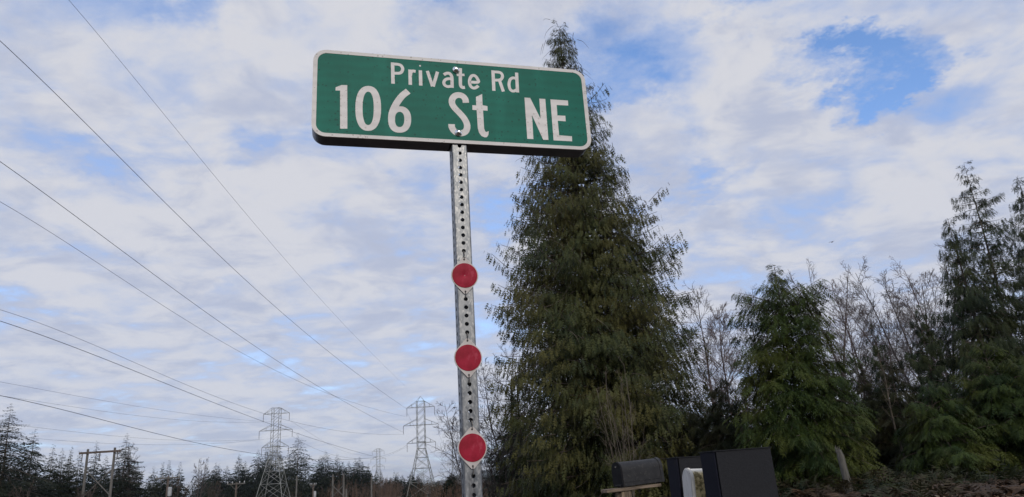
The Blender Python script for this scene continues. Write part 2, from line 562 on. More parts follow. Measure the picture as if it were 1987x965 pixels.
    if twigs:
        ib = rng.choice(nb, twigs); s = rng.uniform(0.55, 0.98, twigs)
        p = curve(ib, s) + outv[ib] * 0.12 + rng.normal(0, 0.12, (twigs, 3))
        d = outv[ib] * 0.35 + side[ib] * rng.normal(0, 0.7, (twigs, 1)) + np.array([0, 0, -0.55]) + rng.normal(0, 0.25, (twigs, 3))
        P0, P1, A, B = [], [], [], []
        for k in range(4):
            q = p + nrm(d) * 0.17 * rng.uniform(0.7, 1.3, (twigs, 1))
            P0.append(p); P1.append(q); A.append(np.full(twigs, 0.011 - 0.002 * k)); B.append(np.full(twigs, 0.009 - 0.002 * k))
            p = q; d = d * 0.8 + np.array([0, 0, -0.25]) + outv[ib] * 0.05 + rng.normal(0, 0.10, (twigs, 3))
        tag(segs_mesh('dead_twigs', np.concatenate(P0), np.concatenate(P1), np.concatenate(A), np.concatenate(B), M['pale_twig'], root), kind='stuff')
    return root


CEDAR = dict(rise_var=0.32, lobes=0.07, rise=0.12, droop=0.42, tip=0.26, out=0.45, side=0.28, hang=1.15, spread=0.24, latdrop=0.15, below=0.9, s0=0.12, sp=0.72, long=0.02, lat_max=3)
YOUNG = dict(rise=0.50, droop=0.62, tip=0.05, rise_var=0.34, out=0.8, side=0.7, hang=0.65, spread=0.26, latdrop=0.22, below=0.35, s0=0.15, sp=0.7, long=0.08, top_rise=0.9)
FIR = dict(rise=0.10, droop=0.34, tip=0.22, out=0.75, side=0.75, hang=0.40, spread=0.22, latdrop=0.22, below=0.3, s0=0.15, sp=0.75, long=0.08)
SPARSE = dict(rise=0.02, droop=0.24, tip=0.22, out=0.30, side=0.35, hang=0.8, spread=0.15, latdrop=0.2, below=0.3, s0=0.18, sp=0.8, long=0.12, var=(0.5, 1.1))
FARST = dict(flatfan=True, rise=0.0, droop=0.34, tip=0.12, rise_var=0.10, lmin=0.26, out=0.8, side=0.8, hang=0.30, spread=0.20, latdrop=0.25, below=0.3, floor=0.10, s0=0.05, sp=0.8, long=0.10, var=(0.55, 1.12))


def root_of(px, py, D):
    """Foot and height of a tree whose tip shows at a photo pixel."""
    p = at(px, py, D)
    z = float(ground_z(p[0], p[1]))
    return np.array([p[0], p[1], z]), p[2] - z


# the tall cedar behind the sign
b, h = root_of(1080, 48, 25.0)
b[0] += 0.55
cedar = conifer('cedar_tree', 'tall drooping cedar with olive brown foliage standing behind the green street sign', b, h,
                [(0, 3.1), (0.04, 3.5), (0.15, 3.75), (0.30, 3.5), (0.43, 3.28), (0.52, 2.65), (0.61, 2.0), (0.72, 1.6), (0.83, 1.05), (0.91, 0.70), (0.96, 0.5), (1, 0.10)],
                1000, 78000, 0.25, CEDAR, M['cedar'], T_CEDAR, 11, trunk_r=0.34, twigs=420, bough='bark', lean=(-0.55, 0))

# young cedars and conifers along the right
specs = [
    # name, label, px, py, D, profile(px radius at fraction), nb, ns, slen, style, leaf, templates
    ('young_cedar', 'lush young cedar with a bushy dome and thin leader beside the black parcel boxes', 1500, 512, 20,
     [(0, 1.25), (0.08, 1.6), (0.3, 1.62), (0.5, 1.50), (0.65, 1.25), (0.78, 1.0), (0.85, 0.62), (0.90, 0.24), (1, 0.05)], 340, 15750, 0.26, YOUNG, 'young', T_YOUNG),
    ('young_cedar', 'short dark young cedar filling the gap behind the mailboxes', 1398, 735, 22,
     [(0, 1.0), (0.3, 1.0), (0.7, 0.6), (1, 0.08)], 80, 4550, 0.26, YOUNG, 'olive', T_YOUNG),
    ('young_cedar', 'low olive cedar crowding the foot of the tall cedar above the black mailbox', 1335, 800, 23,
     [(0, 1.0), (0.4, 1.0), (0.8, 0.5), (1, 0.08)], 70, 3850, 0.26, YOUNG, 'olive', T_YOUNG),
    ('conifer_tree', 'brownish olive conifer just right of the lush young cedar', 1655, 690, 23.5,
     [(0, 1.2), (0.3, 1.15), (0.6, 0.8), (1, 0.08)], 100, 5600, 0.25, FIR, 'olive', T_YOUNG),
    ('conifer_tree', 'low brown green conifer in front of the big vase shaped bare tree', 1725, 700, 22.5,
     [(0, 1.25), (0.3, 1.15), (0.6, 0.75), (1, 0.08)], 100, 5600, 0.25, YOUNG, 'olive', T_YOUNG),
    ('conifer_tree', 'thin sparse dark conifer seen against the pale vase shaped bare tree', 1690, 622, 27,
     [(0, 0.9), (0.4, 0.75), (0.7, 0.55), (1, 0.08)], 60, 1575, 0.28, SPARSE, 'fir', T_YOUNG),
    ('conifer_tree', 'loose bluish green conifer leaning on the left flank of the right hand group', 1775, 585, 25.5,
     [(0, 1.3), (0.3, 1.2), (0.6, 0.9), (1, 0.1)], 90, 4550, 0.28, SPARSE, 'fir', T_YOUNG),
    ('hemlock_tree', 'dark hemlock with drooping tips left of the tallest right hand fir', 1838, 418, 26,
     [(0, 1.9), (0.25, 1.8), (0.55, 1.35), (0.78, 0.80), (0.92, 0.38), (1, 0.06)], 240, 15000, 0.26, CEDAR, 'fir', T_FIR),
    ('fir_tree', 'tallest right hand fir with sparse tufted top and pale trunk', 1868, 312, 27,
     [(0, 2.4), (0.3, 2.2), (0.55, 1.8), (0.7, 1.35), (0.82, 0.95), (0.92, 0.6), (1, 0.10)], 260, 14000, 0.25, SPARSE, 'fir', T_FIR),
    ('cedar_tree', 'dense dark cedar cut by the right edge of the photo', 1972, 338, 28,
     [(0, 2.3), (0.3, 2.2), (0.55, 1.7), (0.75, 1.15), (0.9, 0.6), (1, 0.10)], 200, 13125, 0.28, CEDAR, 'fir', T_FIR),
    ('young_cedar', 'bright yellow green young cedar at the foot of the right hand firs', 1905, 660, 20.5,
     [(0, 1.3), (0.2, 1.7), (0.45, 1.4), (0.75, 0.8), (1, 0.08)], 120, 7350, 0.28, YOUNG, 'young', T_YOUNG),
    ('young_cedar', 'lowest dark green young cedar between the vase shaped bare tree and the right hand firs', 1800, 742, 20,
     [(0, 1.2), (0.3, 1.3), (0.7, 0.7), (1, 0.08)], 100, 5600, 0.26, YOUNG, 'young', T_YOUNG),
    ('young_cedar', 'bright young cedar bough mass at the right edge below the dense dark cedar', 1990, 690, 20,
     [(0.15, 0.6), (0.25, 1.4), (0.5, 1.3), (0.75, 0.8), (1, 0.08)], 110, 6300, 0.28, YOUNG, 'young', T_YOUNG),
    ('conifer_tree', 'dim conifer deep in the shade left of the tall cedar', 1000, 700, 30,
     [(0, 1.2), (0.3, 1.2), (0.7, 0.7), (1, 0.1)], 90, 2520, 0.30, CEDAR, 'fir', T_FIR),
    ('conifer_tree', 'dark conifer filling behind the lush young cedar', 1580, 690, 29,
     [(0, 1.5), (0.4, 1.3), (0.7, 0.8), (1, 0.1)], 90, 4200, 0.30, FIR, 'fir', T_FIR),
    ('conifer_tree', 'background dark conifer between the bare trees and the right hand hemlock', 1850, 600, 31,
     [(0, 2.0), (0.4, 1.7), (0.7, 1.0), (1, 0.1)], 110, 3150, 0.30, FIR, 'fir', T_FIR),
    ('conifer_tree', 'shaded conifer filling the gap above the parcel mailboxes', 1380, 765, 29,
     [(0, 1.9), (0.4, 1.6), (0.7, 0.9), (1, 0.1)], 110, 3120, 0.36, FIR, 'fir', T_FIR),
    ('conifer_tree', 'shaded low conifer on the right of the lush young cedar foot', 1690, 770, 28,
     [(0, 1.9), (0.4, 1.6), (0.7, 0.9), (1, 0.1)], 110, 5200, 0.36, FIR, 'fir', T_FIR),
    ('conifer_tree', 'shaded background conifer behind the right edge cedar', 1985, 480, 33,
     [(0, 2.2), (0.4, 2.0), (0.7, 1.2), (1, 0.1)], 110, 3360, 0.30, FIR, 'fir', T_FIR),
]
for k, (nm, lab, px, py, D, prof, nb, ns, sl_, stl, lf, tm) in enumerate(specs):
    b, h = root_of(px, py, D)
    conifer(nm, lab, b, h, prof, nb, ns, sl_, stl, M[lf], tm, 30 + k, group='conifers along the wood edge on the right',
            bough='pale_twig' if nm == 'fir_tree' else 'bark', wood='pale_twig' if nm == 'fir_tree' else 'bark',
            trunk_r=0.13 if nm == 'fir_tree' else None, bough_r=0.02)


# bare deciduous trees
def bare_tree(name, label, base, h, seed, mat, group=None, stems=1, spread=0.3, prim=26, sec=7, ter=4, ang=0.75, crown0=0.25, plen=0.42,
              r0=None, twig=0.006, up=0.12, cat='tree', lean=(0, 0)):
    rng = random.Random(seed)
    root = empty(name, base)
    tag(root, label, cat, group)
    r0 = r0 or h * 0.0088
    S = {0: [], 1: []}

    def rvec(s):
        return np.array([rng.gauss(0, s), rng.gauss(0, s), rng.gauss(0, s)])

    def path(p, d, L, ra, rb, n, lev, wob, upk):
        pts = [(p, d)]
        for k in range(n):
            d = d + rvec(wob) + np.array([0, 0, upk])
            d /= np.linalg.norm(d)
            q = p + d * (L / n)
            S[0 if lev == 0 else 1].append((p, q, ra + (rb - ra) * k / n, ra + (rb - ra) * (k + 1) / n))
            p = q
            pts.append((p, d))
        return pts

    def side_dir(d, a):
        r = rvec(1.0); r -= d * r.dot(d); r /= np.linalg.norm(r) + 1e-9
        return d * math.cos(a) + r * math.sin(a)

    for sidx in range(stems):
        az = rng.uniform(0, 6.283) if stems > 1 else 0
        tilt = spread * rng.uniform(0.4, 1.0) if stems > 1 else 0.02
        d0 = np.array([math.cos(az) * math.sin(tilt) + lean[0], math.sin(az) * math.sin(tilt) + lean[1], math.cos(tilt)])
        d0 /= np.linalg.norm(d0)
        H = h * (rng.uniform(0.78, 1.0) if sidx else 1.0)
        rs = r0 * (rng.uniform(0.6, 0.9) if sidx else 1.0)
        tp = path(np.array([0, 0, -0.2]), d0, H, rs, twig * 1.3, 14, 0, 0.035, 0.02 if stems > 1 else 0.0)
        np_ = max(4, prim // stems)
        for k in range(np_):
            s = crown0 + (0.98 - crown0) * (k + rng.random()) / np_
            f = s * 14; i0 = min(13, int(f)); p = tp[i0][0] + (tp[i0 + 1][0] - tp[i0][0]) * (f - i0); d = tp[i0][1]
            L1 = plen * h * (1.08 - s) * rng.uniform(0.7, 1.15) + 0.05 * h
            rp = max(twig * 1.2, rs * (1 - s) * 0.5)
            b1 = path(p, side_dir(d, ang * rng.uniform(0.75, 1.2)), L1, rp, twig, 6, 1, 0.10, up)
            for j in range(sec):
                s2 = rng.uniform(0.2, 0.98); i1 = min(5, int(s2 * 6)); p2 = b1[i1][0] + (b1[i1 + 1][0] - b1[i1][0]) * (s2 * 6 - i1)
                L2 = L1 * rng.uniform(0.22, 0.45) * (1.15 - 0.6 * s2)
                b2 = path(p2, side_dir(b1[i1][1], rng.uniform(0.5, 0.95)), L2, max(twig, rp * 0.4), twig * 0.8, 3, 1, 0.14, up * 0.8)
                for q in range(ter):
                    i2 = rng.randrange(1, 4)
                    path(b2[i2][0], side_dir(b2[i2][1], rng.uniform(0.5, 1.0)), L2 * rng.uniform(0.3, 0.6), twig * 0.8, twig * 0.55, 2, 1, 0.2, up * 0.5)
    for lev, nm in ((0, 'trunk'), (1, 'crown')):
        a = S[lev]
        segs_mesh(nm, [q[0] for q in a], [q[1] for q in a], [q[2] for q in a], [q[3] for q in a], mat, root, n=6 if lev == 0 else 3)
    return root


bare = [
    ('bare leaning tree with fine grey twigs just right of the lowest red reflector', 985, 640, 36, 'bare', dict(stems=3, spread=0.35, prim=60, ang=0.85)),
    ('bare grey tree whose twigs show behind the sign post beside the far pylon', 905, 770, 44, 'bare', dict(stems=2, spread=0.4, prim=43, ang=0.98)),
    ('dark thicket like bare tree low between the sign post and the tall cedar', 985, 765, 29, 'bare_dark', dict(stems=4, spread=0.4, prim=77, sec=9, ter=3, crown0=0.08, ang=1.10)),
    ('second dark thicket like bare tree hard against the sign post', 955, 800, 31, 'bare_dark', dict(stems=4, spread=0.35, prim=77, sec=9, ter=3, crown0=0.05, ang=1.10)),
    ('bare rounded tree with fine twigs right beside the tall cedar', 1352, 540, 40, 'bare', dict(prim=48, ang=0.92, plen=0.36)),
    ('reddish bare tree filling the gap left of the lush young cedar', 1395, 600, 36, 'bare_red', dict(prim=57, sec=9, ter=5, ang=0.85)),
    ('pale bare tree whose top shows left behind the lush young cedar', 1448, 572, 46, 'bare', dict(prim=48, ang=0.85)),
    ('narrow upright bare tree rising highest behind the lush young cedar', 1567, 500, 48, 'bare', dict(stems=3, spread=0.12, prim=48, ang=0.45, plen=0.22)),
    ('slim bare pole tree right of the narrow upright bare tree', 1606, 515, 48, 'bare', dict(prim=37, ang=0.40, plen=0.14, sec=5)),
    ('purple brown bare tree between the narrow bare tree and the big vase shaped one', 1640, 545, 38, 'bare_red', dict(stems=2, spread=0.2, prim=66, sec=9, ter=5, ang=0.79)),
    ('big vase shaped bare tree with long ascending limbs', 1738, 468, 34, 'bare', dict(stems=6, spread=0.44, prim=22 + 101, sec=9, ter=6, ang=0.67, plen=0.34, crown0=0.30)),
    ('bare tree tucked behind the right hand hemlock', 1800, 488, 40, 'bare_red', dict(stems=2, spread=0.25, prim=62, sec=8, ter=4, ang=0.79)),
    ('bare brown tree low behind the pale birch stem', 1690, 600, 42, 'bare_red', dict(stems=2, spread=0.2, prim=57, sec=8, ter=4, ang=0.79)),
]
for k, (lab, px, py, D, mt, kw) in enumerate(bare):
    b, h = root_of(px, py, D)
    bare_tree('bare_tree', lab, b, h, 60 + k, M[mt], group='bare deciduous trees along the wood edge', twig=0.0078 if D > 33 else 0.006, up=0.075, **kw)

b, h = root_of(1195, 690, 19.5)
bare_tree('bare_shrub', 'pale brown leafless shrub behind the black mailbox', b, h, 91, M['pale_twig'], stems=7, spread=0.33, prim=42, sec=4, ter=2,
          ang=0.45, plen=0.30, crown0=0.15, r0=0.018, twig=0.004, up=0.06, cat='shrub')
b, h = root_of(1722, 700, 20.8)
bt = bare_tree('birch_tree', 'slender pale spotted birch stem among the olive conifers', b, h, 95, M['pale_twig'], prim=10, sec=3, ter=1, ang=0.6, plen=0.2,
               crown0=0.55, r0=0.05, twig=0.005, lean=(-0.16, 0))

# ------------------------------------------------------------------ far tree line on the left
def far_prof(w, slim=1.0):
    return [(0, w), (0.2, w), (0.5, w * 0.74), (0.75, w * 0.42), (0.9, w * 0.17), (1, w * 0.01)]


far = [
    # label, px, py, distance, crown radius, leaf
    ('tallest dark fir at the left edge of the tree line', 24, 782, 105, 7.8, 'far_fir'),
    ('dark fir cut by the left edge of the photo', -12, 811, 108, 7.2, 'far_fir'),
    ('narrow spired fir leaning on the tallest left edge fir', 68, 832, 112, 4.9, 'far_fir'),
    ('pale loose conifer right of the narrow spired fir', 105, 861, 125, 2.6, 'far_pale'),
    ('dark young conifer between two pale loose conifers', 123, 870, 125, 2.6, 'far_fir'),
    ('sparse broken topped conifer left of the wooden H frame pole', 140, 866, 128, 1.9, 'far_pale'),
    ('small conifer just left of the H frame pole under its crossarm end', 156, 874, 135, 2.5, 'far_fir'),
    ('slim spired conifer showing between the legs of the H frame pole', 189, 855, 135, 2.6, 'far_fir'),
    ('low conifer between the legs of the H frame pole on the right', 207, 882, 140, 2.7, 'far_fir'),
    ('tall dark conifer touching the right leg of the H frame pole', 247, 840, 128, 5.0, 'far_fir'),
    ('small dark conifer right below the bare tree near the H frame pole', 268, 897, 135, 2.6, 'far_fir'),
    ('pale short conifer left of the pole with the transformer', 299, 905, 165, 2.4, 'far_pale'),
    ('left one of a pair of small conifers above the transformer pole', 317, 896, 170, 2.5, 'far_fir'),
    ('right one of a pair of small conifers above the transformer pole', 330, 892, 170, 2.4, 'far_fir'),
    ('small conifer right of the transformer pole pair with broad top', 350, 896, 170, 2.6, 'far_fir'),
    ('small dark conifer right of the low bare tree in the gap', 402, 906, 302, 4.5, 'far_fir'),
    ('left twin of two slim conifers left of the steel pylon', 419, 897, 308, 4.2, 'far_fir'),
    ('right twin of two slim conifers left of the steel pylon', 425, 899, 312, 3.8, 'far_fir'),
    ('stumpy conifer behind the small pole with a crossarm', 441, 902, 308, 4.9, 'far_fir'),
    ('slim tall conifer right above the small pole with a crossarm', 465, 879, 308, 5.2, 'far_fir'),
    ('rounded conifer right of the slim tall one left of the steel pylon', 477, 894, 308, 5.2, 'far_fir'),
    ('drooping conifer standing apart left of the steel pylon', 502, 871, 305, 6.3, 'far_fir'),
    ('dark fir touching the left side of the near steel pylon', 520, 858, 323, 6.3, 'far_fir'),
    ('dark fir directly behind the near steel pylon waist', 537, 853, 320, 9.1, 'far_fir'),
    ('ragged tall fir right of the near steel pylon', 579, 839, 311, 9.2, 'far_fir'),
    ('short olive conifer at the foot of the ragged tall fir', 563, 886, 305, 6.3, 'far_pale'),
    ('left edge conifer of the dark clump behind the second H frame', 622, 884, 323, 7.6, 'far_fir'),
    ('highest conifer of the dark clump behind the second H frame', 632, 874, 321, 8.8, 'far_fir'),
    ('slender spire in the middle of the dark clump behind the second H frame', 655, 880, 323, 5.7, 'far_fir'),
    ('rounded conifer right of the slender spire in the dark clump', 665, 895, 321, 6.4, 'far_fir'),
    ('low conifer in the right half of the dark clump', 677, 894, 326, 5.6, 'far_fir'),
    ('right shoulder conifer of the dark clump', 690, 889, 321, 6.4, 'far_fir'),
    ('rightmost tall conifer of the dark clump', 698, 886, 323, 7.9, 'far_fir'),
    ('small loose conifer just left of the lone pole beside the small pylon', 714, 900, 321, 3.6, 'far_fir'),
    ('small conifer in front of the largest pylon on its left', 799, 912, 290, 4.0, 'far_fir'),
    ('second small conifer inside the legs of the largest pylon', 811, 918, 290, 3.0, 'far_fir'),
    ('dark round conifer right of the foot of the largest pylon', 849, 930, 170, 2.6, 'far_fir'),
    ('conifer in line between the small pylon and the largest pylon', 781, 921, 380, 3.8, 'far_fir'),
    ('slim conifer in line left of the largest pylon', 769, 919, 380, 3.2, 'far_fir'),
    ('low conifer in line beside the small pylon', 758, 925, 380, 3.8, 'far_fir'),
    ('lowest conifer in line against the small pylon leg', 750, 926, 385, 3.6, 'far_fir'),
    ('conifer just beside the post left of the thicket', 876, 915, 90, 1.3, 'far_fir'),
]
for k, (lab, px, py, D, w, lf) in enumerate(far):
    b, h = root_of(px, py, D)
    big_ = w > 4
    conifer('conifer_tree', lab, b, h, far_prof(w), int(110 + 8 * h), int(4500 + 3300 * w) if D < 150 else (int(3000 + 1900 * w) if D < 250 else int(3200 + 1100 * w)), 0.44 if D < 150 else (0.52 if D < 250 else 0.95), FARST, M[lf], T_FAR, 200 + k,
            group='far conifers in the tree line on the left', name_branch=D < 130, bough_r=0.05, t_low=0.01)

for lab, px, py, D, kk in [('bare tree with ascending limbs right of the tall conifer at the H frame', 266, 862, 128, 1),
                           ('low rounded bare tree in the tree line gap', 389, 890, 165, 2),
                           ('brown leafless tree at the far left below the firs', 40, 930, 80, 3),
                           ('brown leafless tree below the H frame pole crossing braces', 165, 935, 85, 4),
                           ('reddish leafless tree left of the small pole with crossarm', 415, 930, 130, 5),
                           ('leafless alder right of the transformer pole', 350, 925, 105, 6)]:
    b, h = root_of(px, py, D)
    bare_tree('bare_tree', lab, b, h, 300 + kk, M['bare_dark'] if kk > 2 else M['bare'], group='leafless trees in the far tree line', stems=2 if kk < 3 else 4,
              spread=0.35, prim=34, sec=6, ter=3, twig=0.02, ang=0.7, crown0=0.2)


# far wood behind the tree line and leafless brush in front of it, each one mass
def mass_of_conifers(name, spots, seed, leaf):
    rng = np.random.default_rng(seed)
    Vs, Fs, Ts, k = [], [], [], 0
    for (x, y, z, h, w) in spots:
        n = int(80 + 19 * h)
        tt_ = 1 - rng.uniform(0, 1, n) ** 0.55
        az = rng.uniform(0, 6.283, n)
        r = w * (1.02 - tt_) * rng.uniform(0.3, 1.05, n)
        P = np.stack([x + r * np.cos(az), y + r * np.sin(az), z + tt_ * h], 1)
        D = np.stack([np.cos(az) * 0.8, np.sin(az) * 0.8, -0.35 + 1.3 * (tt_ > 0.96)], 1) + rng.normal(0, 0.25, (n, 3))
        V, F, T = place_fronds(T_FAR, P, D, np.array([0, 0, 1.0]) + rng.normal(0, 0.3, (n, 3)), rng.uniform(0.55, 1.0, n), rng.uniform(0, 1, n), rng)
        Vs.append(V); Fs.append(F + k); Ts.append(T); k += len(V)
    return tag(np_mesh(name, np.concatenate(Vs), [np.concatenate(Fs)], leaf, None, np.concatenate(Ts)), kind='stuff')


rg = np.random.default_rng(5)
spots = []
for _ in range(260):
    y = rg.uniform(150, 230)
    x = rg.uniform(-0.80, -0.42) * y
    col_px = x / y
    top = 9.5
    if len(spots) % 2:
        y = rg.uniform(320, 400)
        x = rg.uniform(-0.50, -0.20) * y
        if -0.262 < x / y < -0.245:
            continue
        top = 12.0
    spots.append((x, y, float(ground_z(x, y)), rg.uniform(0.45, 1.0) * top, rg.uniform(2.6, 4.2)))
for _ in range(110):
    x = rg.uniform(-110, 60); y = rg.uniform(400, 520)
    spots.append((x, y, float(ground_z(x, y)), rg.uniform(6, 13.5), rg.uniform(3, 4.5)))
mass_of_conifers('forest', spots, 8, M['far_fir'])
spots = []
for _ in range(85):
    y = rg.uniform(44, 62); x = rg.uniform(-0.02, 0.82) * y
    spots.append((x, y, float(ground_z(x, y)), rg.uniform(3.6, 6.4), rg.uniform(2.0, 3.0)))
mass_of_conifers('thicket', spots, 18, M['fir'])


def brush_mass(name, areas, seed, mat):
    rng = np.random.default_rng(seed)
    P0, P1, A, B = [], [], [], []
    for (x0, x1, y0, y1, hlo, hhi, n, r) in areas:
        x = rng.uniform(x0, x1, n); y = rng.uniform(y0, y1, n); z = ground_z(x, y)
        clump = 0.75 + 0.25 * np.sin(x * 0.35 + 2 * np.sin(y * 0.13)) * np.cos(y * 0.21)
        h = rng.uniform(hlo, hhi, n) * clump
        p = np.stack([x, y, z], 1)
        d = np.stack([rng.normal(0, 0.16, n), rng.normal(0, 0.16, n), np.ones(n)], 1)
        for k in range(4):
            q = p + d * (h / 4)[:, None]
            P0.append(p); P1.append(q); A.append(np.full(n, r * (1 - 0.2 * k))); B.append(np.full(n, r * (0.8 - 0.2 * k)))
            for j in range(3):
                s = rng.uniform(0, 1, n)[:, None]
                b0 = p + (q - p) * s
                bd = nrm(np.stack([rng.normal(0, 0.7, n), rng.normal(0, 0.7, n), rng.uniform(0.3, 1.0, n)], 1))
                b1 = b0 + bd * (h * rng.uniform(0.10, 0.22, n) * (0.5 if k == 0 else 1))[:, None]
                P0.append(b0); P1.append(b1); A.append(np.full(n, r * 0.5)); B.append(np.full(n, r * 0.25))
            p = q; d = d + rng.normal(0, 0.10, (n, 3)) * np.array([1, 1, 0.3])
    return tag(segs_mesh(name, np.concatenate(P0), np.concatenate(P1), np.concatenate(A), np.concatenate(B), mat), kind='stuff')


brush_mass('brush', [(-80, -52, 285, 330, 5.0, 10.5, 300, 0.07), (-72, -20, 330, 400, 5.0, 9.5, 220, 0.075), (-72, -46, 175, 230, 1.5, 4.5, 300, 0.03), (-20, -6, 110, 160, 2.0, 4.0, 250, 0.03), (-8, 1, 60, 90, 0.8, 2.2, 400, 0.018)], 4, M['brush'])


# ------------------------------------------------------------------ steel pylons
def pylon(label, px, py, D, H=None, peak=False, rz=0.0, base=None):
    p = at(px, py, D)
    gz = float(ground_z(p[0], p[1]))
    H = H or p[2] - gz
    root = empty('pylon', (p[0], p[1], gz), rz)
    tag(root, label, 'pylon', 'steel lattice pylons of the power line')
    k = H / 35.0
    B, Wd = 5.3 * k, 1.45 * k
    zw, zt = 17.8 * k, H
    rl, rb = 0.125 * k, 0.065 * k

    def half(z):
        return B + (Wd - B) * min(z / zw, 1.0)
    for sx in (-1, 1):
        for sy in (-1, 1):
            mb = MB()
            mb.tube([(sx * half(0), sy * half(0), -0.5), (sx * Wd, sy * Wd, zw), (sx * Wd, sy * Wd, zt)], [rl, rl * 0.85, rl * 0.75], 4)
            mb.build('leg', M['steel'], root)
    mb = MB()
    lv = [0, 6.0 * k, 10.8 * k, 14.6 * k, 17.8 * k]
    z = 17.8 * k
    while z < zt - 1.0 * k:
        z += 2.46 * k
        lv.append(min(z, zt))
    for a, b in zip(lv[:-1], lv[1:]):
        ha, hb = half(a), half(b)
        for (ax, ay) in ((1, 0), (-1, 0), (0, 1), (0, -1)):
            def pt(s, hh, zz_):
                return (ax * hh + (s * hh if ax == 0 else 0), ay * hh + (s * hh if ay == 0 else 0), zz_)
            mb.bar(pt(-1, ha, a), pt(1, hb, b), rb)
            if a < zw:
                mb.bar(pt(1, ha, a), pt(-1, hb, b), rb)
            if a < zw + 0.1 or b >= zt - 0.1:
                mb.bar(pt(-1, hb, b), pt(1, hb, b), rb)
    tag(mb.build('bracing', M['steel'], root), kind='stuff')
    arms = []
    for za, hs in ((32.8 * k, 5.2 * k), (26.3 * k, 6.6 * k), (19.9 * k, 5.3 * k)):
        mb = MB()
        for sx in (-1, 1):
            tip = (sx * hs, 0, za)
            for sy in (-1, 1):
                mb.bar((sx * Wd, sy * Wd, za), tip, rb)
                mb.bar((sx * Wd, sy * Wd, za + 2.2 * k), tip, rb)
                mid_ = lambda z0: (sx * (Wd + hs) / 2, sy * Wd / 2, z0)
                mb.bar(mid_(za), mid_(za + 1.1 * k), rb * 0.7)
            arms.append(tip)
        for sy in (-1, 1):
            mb.bar((-Wd, sy * Wd, za), (Wd, sy * Wd, za), rb)
        mb.build('crossarm', M['steel'], root)
    for tip in arms:
        mb = MB()
        n = 9
        pts = [(tip[0], 0, tip[2] - 3.0 * k * q / n) for q in range(n + 1)]
        mb.tube(pts, [0.11 * k if q % 2 else 0.07 * k for q in range(n + 1)], 6)
        mb.build('insulator', M['insul'], root)
    if peak:
        mb = MB()
        for sx in (-1, 1):
            for sy in (-1, 1):
                mb.bar((sx * Wd, sy * Wd, zt), (0, 0, zt + 1.9 * k), rb)
        mb.build('peak', M['steel'], root)
    r = Matrix.Rotation(rz, 3, 'Z')
    return [np.array(r @ Vector((t_[0], t_[1], t_[2] - 3.0 * k))) + np.array([p[0], p[1], gz]) for t_ in arms]


pyA = pylon('near steel pylon without a peak standing in front of dark firs', 537, 792, 278)
pyB = pylon('largest steel pylon with a pointed peak left of the sign post', 816, 779, 290, peak=True)
pyC = pylon('small far steel pylon beside the lone wooden pole', 734, 871, 540)
pyD = pylon('far steel pylon half hidden by the sign post', 881, 858, 520)
pyE = pylon('tiny distant steel pylon framed between the legs of the largest pylon', 820, 906, 1000)


# ------------------------------------------------------------------ wooden poles
def h_frame(label, pl, pr, D, top_ext, cross=True):
    a, b = at(*pl, D), at(*pr, D)
    a[2] = b[2] = max(a[2], b[2])
    za, zb = float(ground_z(a[0], a[1])), float(ground_z(b[0], b[1]))
    root = empty('h_frame_pole', (a[0], a[1], za))
    tag(root, label, 'utility pole', 'wooden H frame poles')
    H = a[2] - za
    wx = b[0] - a[0]
    for x0 in (0, wx):
        mb = MB(); mb.tube([(x0, 0, -0.5), (x0, 0, H)], [0.24, 0.17], 8); mb.build('pole', M['post_wood'], root, smooth=True)
    if cross:
        mb = MB(); mb.box((wx / 2, -0.28, H - 0.55), (wx * top_ext, 0.22, 0.30)); mb.build('crossarm', M['brown_pole'], root, bevel=0.02)
    zt, zb_ = H - 0.30 * H * 0.62 - 1.0, H - 0.30 * H * 0.62 - 1.0 - wx * 0.95
    for (p, q, y) in (((0, zt), (wx, zb_), -0.26), ((0, zb_), (wx, zt), 0.26)):
        mb = MB(); mb.bar((p[0], y, p[1]), (q[0], y, q[1]), 0.09); mb.build('brace', M['post_wood'], root)
    if cross:
        for fx in (-0.42, 0, 0.42):
            mb = MB(); mb.tube([(wx / 2 + fx * wx * top_ext, -0.28, H - 0.70), (wx / 2 + fx * wx * top_ext, -0.28, H - 1.75)], 0.07, 6); mb.build('insulator', M['insul'], root)
    return root


h_frame('wooden H frame pole with dark crossarm and crossed braces at the left', (171, 872), (223, 871), 112, 1.55)
h_frame('second wooden H frame with crossed braces in front of the dark clump', (646, 921), (667, 920), 165, 1.0, cross=False)


def t_pole(label, px, py, D, arm, can=False, wood='brown_pole', light_arm=False):
    p = at(px, py, D); gz = float(ground_z(p[0], p[1])); H = p[2] - gz
    root = empty('utility_pole', (p[0], p[1], gz)); tag(root, label, 'utility pole', 'wooden utility poles in the tree line')
    mb = MB(); mb.tube([(0, 0, -0.5), (0, 0, H)], [0.20, 0.14], 8); mb.build('pole', M[wood], root, smooth=True)
    if arm:
        mb = MB(); mb.box((0, -0.2, H - 0.25), (arm, 0.14, 0.18)); mb.build('crossarm', M['post_wood'], root, bevel=0.01)
        mb = MB()
        for s in (-1, 1):
            mb.bar((0, -0.16, H - 1.2), (s * arm * 0.3, -0.2, H - 0.36), 0.04)
        mb.build('brace', M['post_wood'], root)
        for fx in (-0.46, -0.2, 0.2, 0.46):
            mb = MB(); mb.tube([(fx * arm, -0.2, H - 0.16), (fx * arm, -0.2, H + 0.02), (fx * arm, -0.2, H + 0.16)], [0.04, 0.09, 0.05], 6); mb.build('insulator', M['can'], root)
    if can:
        mb = MB(); mb.tube([(0.38, -0.1, H - 2.6), (0.38, -0.1, H - 2.5), (0.38, -0.1, H - 1.5), (0.38, -0.1, H - 1.42)], [0.20, 0.26, 0.26, 0.16], 10); mb.build('transformer', M['can'], root, smooth=True)
    return root


